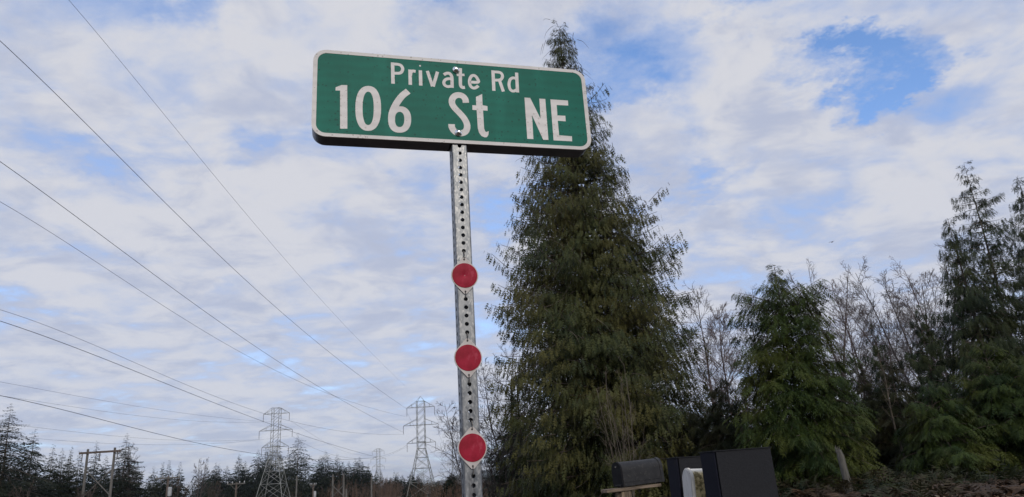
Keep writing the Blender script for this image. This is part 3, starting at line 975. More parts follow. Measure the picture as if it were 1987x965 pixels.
t_pole('brown utility pole with pale crossarm and grey transformer can', 327, 924, 100, 3.3, can=True)
t_pole('small utility pole with a pale crossarm left of the near pylon', 459, 936, 120, 2.9)
t_pole('plain grey pole standing right of the near steel pylon', 576, 924, 150, 0, wood='post_wood')
t_pole('thin pole with a small transformer in the bright gap between tree clumps', 608, 939, 150, 1.3, can=True)
t_pole('short plain stub pole right of the second H frame', 672, 949, 120, 0, wood='post_wood')
t_pole('lone wooden pole on the left of the small far pylon', 721, 925, 150, 0, wood='post_wood')


# ------------------------------------------------------------------ cables
def cable(label, pts, d0, d1, r=0.03, end=None, n=60):
    """pts: where the cable shows, near end first; distance runs from d0 to d1 evenly in perspective."""
    q = np.array(pts, float)
    seg = np.hypot(*np.diff(q, axis=0).T); s = np.concatenate([[0], np.cumsum(seg)]); s /= s[-1]
    # one smooth sagging curve fitted to the points
    ss = np.linspace(0, 1, n)
    co_x = np.polyfit(s, q[:, 0], min(3, len(q) - 1)); co_y = np.polyfit(s, q[:, 1], min(3, len(q) - 1))
    out = []
    for v in ss:
        P = (np.polyval(co_x, v), np.polyval(co_y, v))
        D = 1.0 / ((1 - v) / d0 + v / d1)
        out.append(at(P[0], P[1], D))
    mb = MB(); mb.tube(out, r, 5)
    o = mb.build('power_cable', M['wire'], None, smooth=True)
    return tag(o, label, 'cable', 'power cables crossing the sky')


cable('thin pale cable entering at the top edge and fading towards the largest pylon', [(80, -68), (125, 0), (330, 235), (470, 400), (600, 560), (700, 668), (792, 752)], 46, 286, 0.016)
cable('upper thick cable from the left edge to the top arm of the largest pylon', [(-60, 20), (0, 87), (130, 205), (255, 320), (323, 400), (560, 618), (705, 737), (791, 793)], 58, 289, 0.034)
cable('second thick cable from the left edge to the middle arm of the largest pylon', [(-60, 270), (0, 315), (113, 400), (275, 512), (440, 630), (597, 742), (700, 800), (784, 837)], 66, 289, 0.034)
cable('thinner cable just below the second thick one sagging to the largest pylon', [(-60, 357), (0, 393), (272, 568), (440, 662), (560, 731), (670, 781), (730, 798), (791, 805)], 80, 292, 0.028)
cable('thin cable above the lower thick one that sags past the near pylon', [(-60, 582), (0, 605), (200, 677), (400, 761), (510, 801), (600, 826), (700, 845), (760, 846), (784, 838)], 90, 290, 0.027)
cable('lower thick cable running in front of the near pylon to the lone wooden pole', [(-60, 602), (0, 627), (200, 696), (400, 772), (500, 814), (560, 838), (640, 864), (730, 885)], 70, 240, 0.034)
cable('faint cable near the lower left reaching the near pylon top arm', [(-60, 730), (0, 742), (200, 777), (400, 808), (460, 814), (512, 818)], 120, 277, 0.022)
cable('faintest cable under the lower left one ending at the near pylon', [(-60, 758), (0, 770), (200, 797), (330, 813), (430, 821), (540, 817)], 130, 279, 0.020)
cable('lowest thick cable passing over the H frame into the firs', [(-60, 755), (0, 771), (200, 815), (400, 862), (498, 880), (600, 893), (660, 894), (730, 886)], 75, 240, 0.034)
cable('faint flat cable above the H frame ending at the near pylon', [(-40, 816), (54, 829), (250, 847), (400, 857), (460, 856), (504, 852)], 150, 277, 0.022)
cable('faint flat cable touching the tip of the tall conifer by the H frame', [(-40, 840), (54, 850), (240, 862), (330, 863), (440, 860), (560, 846)], 155, 278, 0.022)
cable('thin cable spanning from the near pylon to the largest pylon middle arm', [(569, 848), (640, 880), (690, 892), (740, 884), (790, 864)], 277, 290, 0.03)
cable('short cable from the left top arm of the largest pylon to the half hidden pylon', [(791, 803), (806, 832), (830, 868), (875, 905)], 290, 520, 0.03)
cable('short cable from the right top arm of the largest pylon to the half hidden pylon', [(842, 801), (858, 832), (874, 858), (890, 878)], 290, 520, 0.03)
cable('short cable from the right middle arm of the largest pylon towards the sign post', [(848, 832), (862, 865), (875, 886), (890, 905)], 290, 520, 0.03)
cable('thin cable from the near pylon right top arm to the small far pylon', [(564, 818), (610, 846), (660, 873), (720, 884)], 278, 538, 0.028)
cable('thin cable from the largest pylon left low arm to the small far pylon', [(792, 867), (770, 877), (749, 886), (738, 888)], 290, 538, 0.028)


# ------------------------------------------------------------------ undergrowth of the bank on the right
def fern(label, p, n, size, seed, mat):
    rng = np.random.default_rng(seed)
    root = empty('bracken_fern', p); tag(root, label, 'fern', 'dead bracken ferns on the bank')
    az = np.arange(n) * 2.4 + rng.normal(0, 0.3, n)
    V, F, T = [], [], []
    for a in az:
        L = size * rng.uniform(0.7, 1.1)
        k = 9
        prev = None
        d = np.array([math.cos(a) * 0.6, math.sin(a) * 0.6, 0.9]); d /= np.linalg.norm(d)
        q = np.array([0, 0, 0.0])
        side = np.array([-math.sin(a), math.cos(a), 0])
        for j in range(k):
            q2 = q + d * L / k
            w = L * 0.26 * math.sin(math.pi * (0.25 + 0.72 * j / k))
            for sg in (-1, 1):
                b = len(V); o_ = q + (q2 - q) * 0.5
                V += [q, q2, o_ + side * sg * w + d * 0.3 * w + np.array([0, 0, -0.15 * w])]
                F.append((b, b + 1, b + 2)); T += [rng.uniform()] * 3
            q = q2
            d = d + np.array([math.cos(a) * 0.12, math.sin(a) * 0.12, -0.22]); d /= np.linalg.norm(d)
    np_mesh('frond', V, [np.array(F)], mat, root, T)
    return root


M['bracken'] = leafy('dead_bracken', (0.050, 0.031, 0.019), (0.110, 0.069, 0.040), (0.060, 0.042, 0.025), 0.8)
M['sword'] = leafy('green_fern', (0.014, 0.022, 0.010), (0.034, 0.042, 0.016), (0.046, 0.036, 0.018), 0.8)
rg = np.random.default_rng(12)
for k in range(36):
    px = rg.uniform(1505, 2010); D = rg.uniform(13.5, 19.5)
    p = at(px, 920, D); p[2] = float(ground_z(p[0], p[1])) - 0.02
    green = k % 4 == 0
    fern('green fern growing on the leafy bank under the conifers' if green else 'dead brown bracken fern on the leafy bank under the conifers', p, int(rg.integers(6, 11)), rg.uniform(0.45, 1.0), 500 + k, M['sword'] if green else M['bracken'])

# dry twigs and stalks low on the bank
brush_mass('undergrowth', [(3.5, 13.5, 13.5, 19.5, 0.10, 0.45, 320, 0.005), (0.0, 3.5, 17, 21, 0.3, 0.8, 150, 0.005)], 41, M['bare_dark'])

# low leafy plants between the ferns
n = 2600
x = rg.uniform(2.5, 13.5, n); y = rg.uniform(13.2, 20.5, n)
keep = np.sin(x * 1.9 + 1.2 * np.sin(y * 1.1)) + 0.6 * np.cos(y * 2.3 + x) > -0.15 - 0.22 * (y - 16)
x, y = x[keep], y[keep]; n = len(x)
P = np.stack([x, y, ground_z(x, y) + rg.uniform(0, 0.28, n) * sstep(13.2, 17, y)], 1)
az = rg.uniform(0, 6.283, n)
V, F, T = place_fronds(T_YOUNG, P, np.stack([np.cos(az), np.sin(az), rg.uniform(0.1, 1.4, n)], 1), np.array([0, 0, 1.0]) + rg.normal(0, 0.4, (n, 3)), rg.uniform(0.18, 0.46, n), rg.uniform(0, 1, n), rg)
tag(np_mesh('ground_cover', V, [F], M['sword'], None, T), kind='stuff')

# fallen leaves
n = 15000
x = rg.uniform(2.5, 14, n); y = rg.uniform(5.5, 19, n); z = ground_z(x, y) + 0.012
P = np.stack([x, y, z], 1)
a = rg.uniform(0, 6.283, n); s = rg.uniform(0.035, 0.085, n)
ux = np.stack([np.cos(a), np.sin(a), rg.normal(0, 0.45, n)], 1) * s[:, None]
uy = np.stack([-np.sin(a), np.cos(a), rg.normal(0, 0.45, n)], 1) * (s * 0.7)[:, None]
V = np.stack([P - ux, P - uy * 0.9 + [0, 0, 0.015], P + ux, P + uy + [0, 0, 0.015]], 1).reshape(-1, 3)
m, tt, bs, out = material('fallen_leaf')
at_ = tt.add('ShaderNodeAttribute', attribute_name='tone').outputs['Fac']
col = tt.mix(tt.smooth(at_, 0.0, 0.8), (0.035, 0.021, 0.013), (0.115, 0.064, 0.034))
col = tt.mix(tt.smooth(at_, 0.955, 0.97), col, (0.36, 0.28, 0.20))
tt.link(col, bs.inputs['Base Color']); bs.inputs['Roughness'].default_value = 0.8
tag(np_mesh('leaf_litter', V, [np.arange(4 * n).reshape(-1, 4)], m, None, np.repeat(rg.uniform(0, 1, n), 4)), kind='stuff')

# snapped pale trunk on the bank
p = at(1626, 873, 17.4); gz = float(ground_z(p[0], p[1]))
root = empty('tree_snag', (p[0] + 0.06, p[1], gz)); tag(root, 'short pale snapped trunk standing on the bank below the lush young cedar', 'snag')
H = p[2] - gz
mb = MB(); mb.tube([(0.02, 0, -0.1), (0.0, 0, H * 0.4), (-0.03, 0, H * 0.85), (-0.05, 0, H)], [0.10, 0.085, 0.08, 0.055], 9); mb.build('trunk', M['snag'], root, smooth=True)
mb = MB()
for k in range(7):
    q = k * 0.9
    mb.tube([(-0.06 + 0.045 * math.cos(q), 0.045 * math.sin(q), H - 0.06), (-0.07 + 0.05 * math.cos(q), 0.05 * math.sin(q), H + 0.05 + 0.07 * ((k * 37) % 5) / 5)], [0.018, 0.004], 4)
mb.build('splinter', M['snag'], root)

# ------------------------------------------------------------------ street sign on its perforated post
YAW = 0.2555
NX = np.array([math.cos(YAW), math.sin(YAW), 0])          # along the sign, to the right
NF = np.array([math.sin(YAW), -math.cos(YAW), 0])         # out of the sign face
POST = np.array([-0.1481, 2.089, 0.0])                     # middle of the post's front face
Z0 = EYE + 1.0325                                          # height of the top visible hole
INCH = 0.0254

m, tt, bs, out = material('galvanised_zinc')
co = tt.add('ShaderNodeTexCoord').outputs['Object']
vor = tt.add('ShaderNodeTexVoronoi'); tt.link(tt.vmath('MULTIPLY', co, (1, 1, 0.5)), vor.inputs['Vector']); vor.inputs['Scale'].default_value = 260
n1 = tt.noise(tt.vmath('MULTIPLY', co, (1, 1, 0.35)), 55, 5, 0.65)
n2 = tt.noise(tt.vmath('MULTIPLY', co, (1, 1, 0.15)), 24, 4, 0.6)
col = tt.mix(tt.smooth(n1, 0.36, 0.64), (0.105, 0.116, 0.132), (0.245, 0.256, 0.270))
spk = tt.add('ShaderNodeSeparateColor'); tt.link(vor.outputs['Color'], spk.inputs[0])
col = tt.mix(tt.math('MULTIPLY', tt.smooth(spk.outputs[0], 0.55, 1.0), 0.35), col, (0.50, 0.50, 0.50))
col = tt.mix(tt.smooth(n2, 0.57, 0.70), col, (0.09, 0.09, 0.095))
tt.link(col, bs.inputs['Base Color'])
bs.inputs['Metallic'].default_value = 0.72
tt.link(tt.math('MULTIPLY_ADD', n1, 0.35, 0.28), bs.inputs['Roughness'])
bn = tt.add('ShaderNodeBump'); bn.inputs['Strength'].default_value = 0.25; bn.inputs['Distance'].default_value = 0.001
tt.link(n1, bn.inputs['Height']); tt.link(bn.outputs[0], bs.inputs['Normal'])
M['zinc'] = m

M['rim_metal'] = mottled('sheet_metal_flange', (0.085, 0.095, 0.13), (0.13, 0.14, 0.18), 9, 0.40, 0.6, stretch=(1, 1, 1))
M['chrome'] = mottled('polished_bolt', (0.84, 0.85, 0.86), (0.90, 0.90, 0.90), 30, 0.2, 1.0)
M['tie'] = mottled('dull_wire', (0.10, 0.095, 0.09), (0.24, 0.23, 0.22), 120, 0.5, 0.6)


def sheeting(name, base, var, dirt, hatch=0.0, streak=None):
    """Reflective sheeting with a fine honeycomb, faint bands, rain drops and dirt specks."""
    m, tt, bs, out = material(name)
    co = tt.add('ShaderNodeTexCoord').outputs['Object']
    n1 = tt.noise(co, 6, 4, 0.55)
    col = tt.mix(tt.smooth(n1, 0.35, 0.65), base, var)
    pale_streak = tt.noise(tt.vmath('MULTIPLY', co, (11, 1, 1.6)), 1.0, 4, 0.6)  # paler upright streaks from stretched noise
    col = tt.mix(tt.math('MULTIPLY', tt.smooth(pale_streak, 0.52, 0.72), 0.35), col, tuple(min(0.8, c * 1.35 + 0.006) for c in var))
    wv = tt.add('ShaderNodeTexWave', wave_type='BANDS', bands_direction='Z')
    tt.link(co, wv.inputs['Vector']); wv.inputs['Scale'].default_value = 9.5
    wv.inputs['Distortion'].default_value = 2.0; wv.inputs['Detail'].default_value = 2; wv.inputs['Detail Scale'].default_value = 2.5
    col = tt.mix(tt.math('MULTIPLY', wv.outputs['Fac'], 0.16), col, tuple(c * 0.45 for c in base))
    vor = tt.add('ShaderNodeTexVoronoi'); tt.link(tt.vmath('MULTIPLY', co, (1, 0, 1)), vor.inputs['Vector']); vor.inputs['Scale'].default_value = 130
    vor.inputs['Randomness'].default_value = 1.0
    sepc = tt.add('ShaderNodeSeparateColor'); tt.link(vor.outputs['Color'], sepc.inputs[0])
    patch = tt.noise(co, 7.5, 3, 0.6)
    thr = tt.smooth(patch, 0.44, 0.66)
    few = tt.math('MULTIPLY', tt.math('LESS_THAN', vor.outputs['Distance'], tt.math('MULTIPLY', sepc.outputs[0], 0.48)),
                  tt.math('LESS_THAN', sepc.outputs[1], tt.math('MULTIPLY_ADD', thr, 0.42, 0.03)))
    col = tt.mix(tt.math('MULTIPLY', few, 0.62), col, dirt)
    v3 = tt.add('ShaderNodeTexVoronoi'); tt.link(tt.vmath('MULTIPLY', co, (1, 0, 1)), v3.inputs['Vector']); v3.inputs['Scale'].default_value = 34
    s3 = tt.add('ShaderNodeSeparateColor'); tt.link(v3.outputs['Color'], s3.inputs[0])
    spot = tt.math('MULTIPLY', tt.math('LESS_THAN', v3.outputs['Distance'], tt.math('MULTIPLY', s3.outputs[2], 0.10)), tt.math('LESS_THAN', s3.outputs[1], 0.22))
    col = tt.mix(tt.math('MULTIPLY', spot, 0.75), col, tuple(c * 0.35 for c in dirt))
    tt.link(col, bs.inputs['Base Color'])
    hx = tt.add('ShaderNodeTexVoronoi'); tt.link(tt.vmath('MULTIPLY', co, (1, 0, 1)), hx.inputs['Vector']); hx.inputs['Scale'].default_value = 260; hx.inputs['Randomness'].default_value = 0.15
    bn = tt.add('ShaderNodeBump'); bn.inputs['Strength'].default_value = 0.10; bn.inputs['Distance'].default_value = 0.001
    tt.link(hx.outputs['Distance'], bn.inputs['Height']); tt.link(bn.outputs[0], bs.inputs['Normal'])
    bs.inputs['Roughness'].default_value = 0.52
    bs.inputs['Specular IOR Level'].default_value = 0.18
    return m


M['green'] = sheeting('green_sheeting', (0.001, 0.128, 0.092), (0.002, 0.150, 0.108), (0.003, 0.045, 0.036))
M['white'] = sheeting('white_sheeting', (0.71, 0.685, 0.67), (0.78, 0.757, 0.742), (0.50, 0.46, 0.43))
M['border'] = sheeting('white_border_sheeting', (0.66, 0.64, 0.625), (0.73, 0.71, 0.69), (0.36, 0.335, 0.31))


def rounded(w, h, r, n=8):
    """Outline of a rounded rectangle about the origin, counter clockwise."""
    P = []
    for cx, cz, a0 in ((w / 2 - r, h / 2 - r, 0), (-w / 2 + r, h / 2 - r, 90), (-w / 2 + r, -h / 2 + r, 180), (w / 2 - r, -h / 2 + r, 270)):
        for k in range(n + 1):
            a = R_(a0 + 90 * k / n)
            P.append((cx + r * math.cos(a), cz + r * math.sin(a)))
    return P


SW, SH = 0.9133, 0.3075
SO = POST + NF * 0.006 + NX * -0.0044 + np.array([0, 0, Z0 + 0.0061])   # bottom middle of the sign face
# post
pz0, pz1 = -0.35, Z0 + 0.30
root = empty('sign_post', (POST + NF * -0.0254)[:2].tolist() + [0], YAW)
tag(root, 'galvanised square post full of round holes carrying the street sign and red reflectors', 'post')
mb = MB()
hw, rc, th = 0.0254, 0.0045, 0.0028
NS = 12


def cells(z_from, z_to):
    k0 = math.floor((z_from - Z0) / INCH); k1 = math.ceil((z_to - Z0) / INCH)
    return [Z0 + k * INCH for k in range(k0, k1)]


for fi in range(4):
    a = fi * math.pi / 2
    fx, fy = np.array([math.cos(a), math.sin(a), 0]), np.array([math.sin(a), -math.cos(a), 0])
    flat = hw - rc
    for zc in cells(pz0, pz1):
        base = fy * hw
        ring, sq, inn = [], [], []
        for k in range(NS):
            q = 2 * math.pi * (k + 0.5) / NS
            cx, cz = math.cos(q), math.sin(q)
            ring.append(base + fx * 0.0064 * cx + np.array([0, 0, zc + 0.0064 * cz]))
            inn.append(ring[-1] - fy * th)
            mcs = max(abs(cx), abs(cz))
            sq.append(base + fx * flat * cx / mcs + np.array([0, 0, zc + INCH / 2 * cz / mcs]))
        # square it off at the corners
        cor = [base + fx * flat * sx + np.array([0, 0, zc + INCH / 2 * sz]) for sx, sz in ((1, 1), (-1, 1), (-1, -1), (1, -1))]
        vs = ring + sq + inn + cor
        fs = []
        for k in range(NS):
            k2 = (k + 1) % NS
            q1, q2 = 360 * (k + 0.5) / NS, 360 * (k + 1.5) / NS
            cidx = [c for c in range(4) if q1 < 45 + 90 * c < q2]
            if cidx:
                fs.append((k, NS + k, 3 * NS + cidx[0], NS + k2, k2))
            else:
                fs.append((k, NS + k, NS + k2, k2))
            fs.append((k, k2, 2 * NS + k2, 2 * NS + k))
        mb.add(vs, fs)
    # rounded corner to the next face
    nx_, ny_ = np.array([math.cos(a + math.pi / 2), math.sin(a + math.pi / 2), 0]), np.array([math.sin(a + math.pi / 2), -math.cos(a + math.pi / 2), 0])
    cc_ = fy * flat + ny_ * flat
    zb, zt = cells(pz0, pz1)[0] - INCH / 2, cells(pz0, pz1)[-1] + INCH / 2
    arc = []
    for k in range(5):
        q = math.pi / 2 * k / 4
        arc.append(cc_ + (fy * math.cos(q) + ny_ * math.sin(q)) * rc)
    vs = [p + np.array([0, 0, z_]) for p in arc for z_ in (zb, zt)]
    mb.add(vs, [(2 * k, 2 * k + 2, 2 * k + 3, 2 * k + 1) for k in range(4)])
# dark inner faces of the tube
for fi in range(4):
    a = fi * math.pi / 2
    fx, fy = np.array([math.cos(a), math.sin(a), 0]), np.array([math.sin(a), -math.cos(a), 0])
po = mb.build('tube', M['zinc'], root)
for f in po.data.polygons:
    f.use_smooth = False

# sign
sroot = empty('street_sign', SO, YAW)
tag(sroot, 'green street name sign with white rounded border reading Private Rd 106 St NE', 'street sign')


def ring_faces(n):
    return [(k, (k + 1) % n, n + (k + 1) % n, n + k) for k in range(n)]


def plate(name, outline, y_front, y_back, mat, parent, smooth=True):
    n = len(outline)
    mb = MB()
    vs = [(p[0], y_front, p[1]) for p in outline] + [(p[0], y_back, p[1]) for p in outline]
    mb.add(vs, [tuple(range(n)), tuple(reversed(range(n, 2 * n)))] + ring_faces(n))
    return mb.build(name, mat, parent)


def shift(P, dz):
    return [(x, z + dz) for x, z in P]


outer = shift(rounded(SW, SH, 0.042, 10), SH / 2)
inner = shift(rounded(SW - 0.027, SH - 0.0235, 0.030, 10), SH / 2)
plate('panel', inner, 0.0, 0.004, M['green'], sroot)
# border: a ring standing a hair proud of the panel
n = len(outer)
mb = MB()
vs = [(p[0], -0.0008, p[1]) for p in outer] + [(p[0], -0.0008, p[1]) for p in inner] + [(p[0], 0.0035, p[1]) for p in outer] + [(p[0], 0.0035, p[1]) for p in inner]
fs = []
for k in range(n):
    k2 = (k + 1) % n
    fs += [(k, k2, n + k2, n + k), (2 * n + k, 3 * n + k, 3 * n + k2, 2 * n + k2), (k, 2 * n + k, 2 * n + k2, k2), (n + k, n + k2, 3 * n + k2, 3 * n + k)]
mb.add(vs, fs)
mb.build('border', M['border'], sroot)
# folded flange behind the face (open where the post enters)
mb = MB()
dep = 0.062
o2 = shift(rounded(SW - 0.002, SH - 0.002, 0.041, 10), SH / 2)
i2 = shift(rounded(SW - 0.008, SH - 0.008, 0.038, 10), SH / 2)
vs = [(p[0], 0.0045, p[1]) for p in o2] + [(p[0], 0.0045, p[1]) for p in i2] + [(p[0], dep, p[1]) for p in o2] + [(p[0], dep, p[1]) for p in i2]
cut = 0.0285


def bottom_edge(k):
    k2 = (k + 1) % n
    return o2[k][1] < 0.005 and o2[k2][1] < 0.005 and abs(o2[k][0]) > 0.3 and abs(o2[k2][0]) > 0.3 and o2[k][0] * o2[k2][0] < 0


fs = []
for k in range(n):
    k2 = (k + 1) % n
    if bottom_edge(k):
        continue
    fs += [(k, k2, n + k2, n + k), (2 * n + k, 3 * n + k, 3 * n + k2, 2 * n + k2), (k, 2 * n + k, 2 * n + k2, k2), (n + k, n + k2, 3 * n + k2, 3 * n + k)]
mb.add(vs, fs)
xl = SW / 2 - 0.042
for x0, x1 in ((-xl, -cut + 0.0044), (cut + 0.0044, xl)):
    mb.box(((x0 + x1) / 2, (0.0045 + dep) / 2, 0.0025), (x1 - x0, dep - 0.0045, 0.003))
mb.box((0.0044, dep - 0.002, 0.0025), (2 * cut - 0.001, 0.004, 0.003))
mb.build('flange', M['rim_metal'], sroot)
plate('back_panel', o2, dep + 0.0005, dep + 0.003, M['rim_metal'], sroot)

GLYPHS=[
 ('P','s',11.3,[(-207.1,280.1),(-206.3,201.4)]),
 ('P','s',10.2,[(-206.8,274.2),(-190.1,274.5),(-179.3,270.5),(-174.5,258.7),(-178.9,246.3),(-187.4,241.5),(-206.2,240.2)]),
 ('r','s',11.3,[(-150.7,258.3),(-150.6,201.6)]),
 ('r','s',10.5,[(-150.0,235.4),(-147.8,247.8),(-141.4,253.7),(-132.6,252.7)]),
 ('i','s',11.3,[(-116.8,258.4),(-116.7,201.7)]),
 ('i','d',5.6,[(-117.5,275.5)]),
 ('v','s',10.8,[(-94.0,258.3),(-77.9,201.5)]),
 ('v','s',10.8,[(-60.2,258.0),(-76.3,201.3)]),
 ('a','s',10.8,[(-39.5,248.5),(-30.9,254.4),(-21.3,255.2),(-14.6,248.0),(-12.8,236.4),(-13.2,201.7)]),
 ('a','s',10.3,[(-13.5,235.4),(-26.0,234.3),(-35.7,229.4),(-40.5,218.7),(-36.7,208.8),(-26.1,205.0),(-14.1,208.9)]),
 ('t','s',11.3,[(16.8,278.6),(15.2,226.5),(15.8,212.2),(20.9,205.7),(29.7,206.6)]),
 ('t','s',9.2,[(3.8,251.5),(30.0,253.8)]),
 ('e','s',10.6,[(46.4,227.9),(75.1,230.3),(73.7,242.4),(68.1,251.4),(60.9,254.6),(52.9,250.3),(47.2,238.3),(46.0,225.5),(48.6,213.9),(54.4,207.7),(62.0,206.7),(69.4,210.7),(75.4,216.7)]),
 ('R','s',11.3,[(128.6,279.7),(127.7,201.6)]),
 ('R','s',10.3,[(128.4,273.7),(147.3,274.5),(157.1,270.7),(160.6,259.9),(155.8,248.4),(145.6,243.7),(128.2,242.2)]),
 ('R','s',11,[(148.9,243.6),(160.2,201.1)]),
 ('d','s',11.3,[(211.0,278.2),(209.4,201.7)]),
 ('d','s',10.3,[(209.4,252.9),(201.3,256.5),(192.8,254.9),(185.7,247.2),(181.5,231.2),(183.2,215.2),(189.0,206.7),(198.1,206.2),(208.9,213.2)]),
 ('1','p',0,[(-386.3,173.4),(-368.1,183.3),(-350.4,184.3),(-348.5,30.3),(-370.4,28.9),(-372.2,163.0),(-386.2,161.9)]),
 ('0','r',0,[(-244.8,108.6),(-245.2,92.0),(-246.6,79.0),(-248.7,67.5),(-251.6,57.4),(-255.2,48.6),(-259.5,41.2),(-264.5,35.2),(-270.2,30.8),(-276.6,27.9),(-284.8,26.6),(-292.9,26.9),(-299.3,29.0),(-304.9,32.6),(-309.9,37.9),(-314.2,44.7),(-317.8,53.0),(-320.7,62.7),(-322.8,73.8),(-324.1,86.5),(-324.7,102.8),(-324.4,119.3),(-323.2,132.3),(-321.2,143.9),(-318.4,154.3),(-314.9,163.3),(-310.6,171.0),(-305.6,177.2),(-299.8,181.9),(-293.3,185.0),(-285.0,186.5),(-276.7,186.3),(-270.1,184.3),(-264.4,180.5),(-259.3,175.1),(-254.9,168.1),(-251.3,159.5),(-248.4,149.5),(-246.3,138.1),(-245.1,125.2)],[(-267.6,107.1),(-267.8,95.3),(-268.4,85.7),(-269.3,77.2),(-270.6,69.7),(-272.2,63.1),(-274.1,57.6),(-276.3,53.2),(-278.8,49.9),(-281.5,47.9),(-285.0,47.0),(-288.4,47.4),(-291.2,49.1),(-293.7,52.0),(-295.9,56.1),(-297.8,61.4),(-299.4,67.7),(-300.7,75.1),(-301.6,83.4),(-302.2,92.9),(-302.5,104.6),(-302.3,116.4),(-301.8,126.1),(-300.9,134.7),(-299.7,142.3),(-298.1,149.0),(-296.2,154.7),(-294.0,159.2),(-291.5,162.6),(-288.7,164.8),(-285.2,165.7),(-281.7,165.3),(-278.8,163.6),(-276.3,160.6),(-274.1,156.4),(-272.2,151.0),(-270.5,144.6),(-269.3,137.1),(-268.3,128.6),(-267.8,119.0)]),
 ('6','r',0,[(-150.0,75.5),(-150.6,66.0),(-151.9,58.4),(-153.9,51.5),(-156.7,45.4),(-160.1,40.0),(-164.2,35.5),(-168.8,31.8),(-174.0,29.0),(-179.9,27.1),(-187.1,26.2),(-194.3,26.2),(-200.1,27.3),(-205.2,29.5),(-209.8,32.6),(-213.7,36.6),(-217.0,41.5),(-219.5,47.2),(-221.4,53.8),(-222.5,61.2),(-222.8,70.5),(-222.3,79.9),(-221.1,87.6),(-219.2,94.5),(-216.5,100.6),(-213.1,106.1),(-209.1,110.7),(-204.4,114.5),(-199.2,117.4),(-193.3,119.4),(-186.0,120.4),(-178.7,120.4),(-172.8,119.3),(-167.6,117.2),(-163.0,114.1),(-159.0,110.0),(-155.7,105.0),(-153.1,99.1),(-151.3,92.4),(-150.2,84.9)],[(-171.7,74.2),(-172.0,68.8),(-172.5,64.4),(-173.3,60.5),(-174.5,57.0),(-175.9,53.9),(-177.5,51.3),(-179.4,49.2),(-181.6,47.7),(-183.9,46.7),(-186.9,46.2),(-189.8,46.3),(-192.2,47.0),(-194.3,48.3),(-196.1,50.1),(-197.7,52.5),(-199.0,55.4),(-200.0,58.7),(-200.8,62.5),(-201.2,66.8),(-201.3,72.2),(-201.1,77.6),(-200.6,82.0),(-199.8,85.9),(-198.7,89.5),(-197.3,92.5),(-195.6,95.2),(-193.7,97.3),(-191.6,98.9),(-189.2,99.9),(-186.2,100.4),(-183.3,100.3),(-180.9,99.6),(-178.8,98.3),(-176.9,96.5),(-175.3,94.1),(-174.0,91.2),(-173.0,87.8),(-172.2,84.0),(-171.8,79.6)]),
 ('6','s',22,[(-157.7,177.9),(-177.1,159.3),(-193.3,134.7),(-204.6,110.6),(-210.9,89.3),(-212.2,70.4)]),
 ('S','s',21.3,[(30.7,148.9),(28.9,162.5),(20.2,173.2),(7.1,176.2),(-5.8,171.2),(-14.7,158.0),(-15.3,142.6),(-7.4,127.2),(6.8,111.3),(20.8,93.6),(29.6,75.6),(31.2,59.5),(25.1,44.1),(12.3,36.6),(-2.3,36.7),(-13.5,45.1),(-19.1,56.2),(-19.8,67.3)]),
 ('t','p',0,[(65.2,173.6),(86.9,186.1),(86.4,144.2),(102.6,141.8),(102.4,124.7),(86.9,124.8),(87.5,58.5),(90.4,48.2),(95.0,46.2),(102.4,49.7),(100.4,36.1),(95.1,27.5),(87.6,26.1),(77.2,30.5),(69.7,42.3),(66.2,57.1),(65.5,124.2),(51.4,124.4),(51.9,141.7),(64.8,141.9)]),
 ('N','p',0,[(232.3,183.7),(252.4,184.1),(283.2,107.4),(284.5,183.7),(305.6,183.9),(304.7,29.8),(286.5,29.2),(254.2,118.5),(252.7,29.7),(231.7,29.5)]),
 ('E','p',0,[(323.8,183.9),(386.6,184.0),(386.0,164.7),(344.6,163.7),(343.7,123.9),(372.0,124.4),(371.5,103.5),(343.3,103.6),(343.7,49.2),(388.8,48.4),(387.6,29.4),(322.5,29.2)]),
]


def stroke_outline(pts, w):
    pts = [np.array(p, float) for p in pts]
    # round the path with a Catmull-Rom spline when it bends
    if len(pts) > 2:
        q = [2 * pts[0] - pts[1]] + pts + [2 * pts[-1] - pts[-2]]
        fine_ = []
        for i in range(1, len(q) - 2):
            for k in range(6):
                u = k / 6
                fine_.append(0.5 * (2 * q[i] + (q[i + 1] - q[i - 1]) * u + (2 * q[i - 1] - 5 * q[i] + 4 * q[i + 1] - q[i + 2]) * u * u
                                    + (3 * q[i] - q[i - 1] - 3 * q[i + 1] + q[i + 2]) * u ** 3))
        fine_.append(pts[-1])
        pts = fine_
    Lf, Rt = [], []
    for i, p in enumerate(pts):
        d = pts[min(i + 1, len(pts) - 1)] - pts[max(i - 1, 0)]
        d /= np.linalg.norm(d)
        nn = np.array([-d[1], d[0]])
        Lf.append(p + nn * w / 2); Rt.append(p - nn * w / 2)
    return Lf, Rt


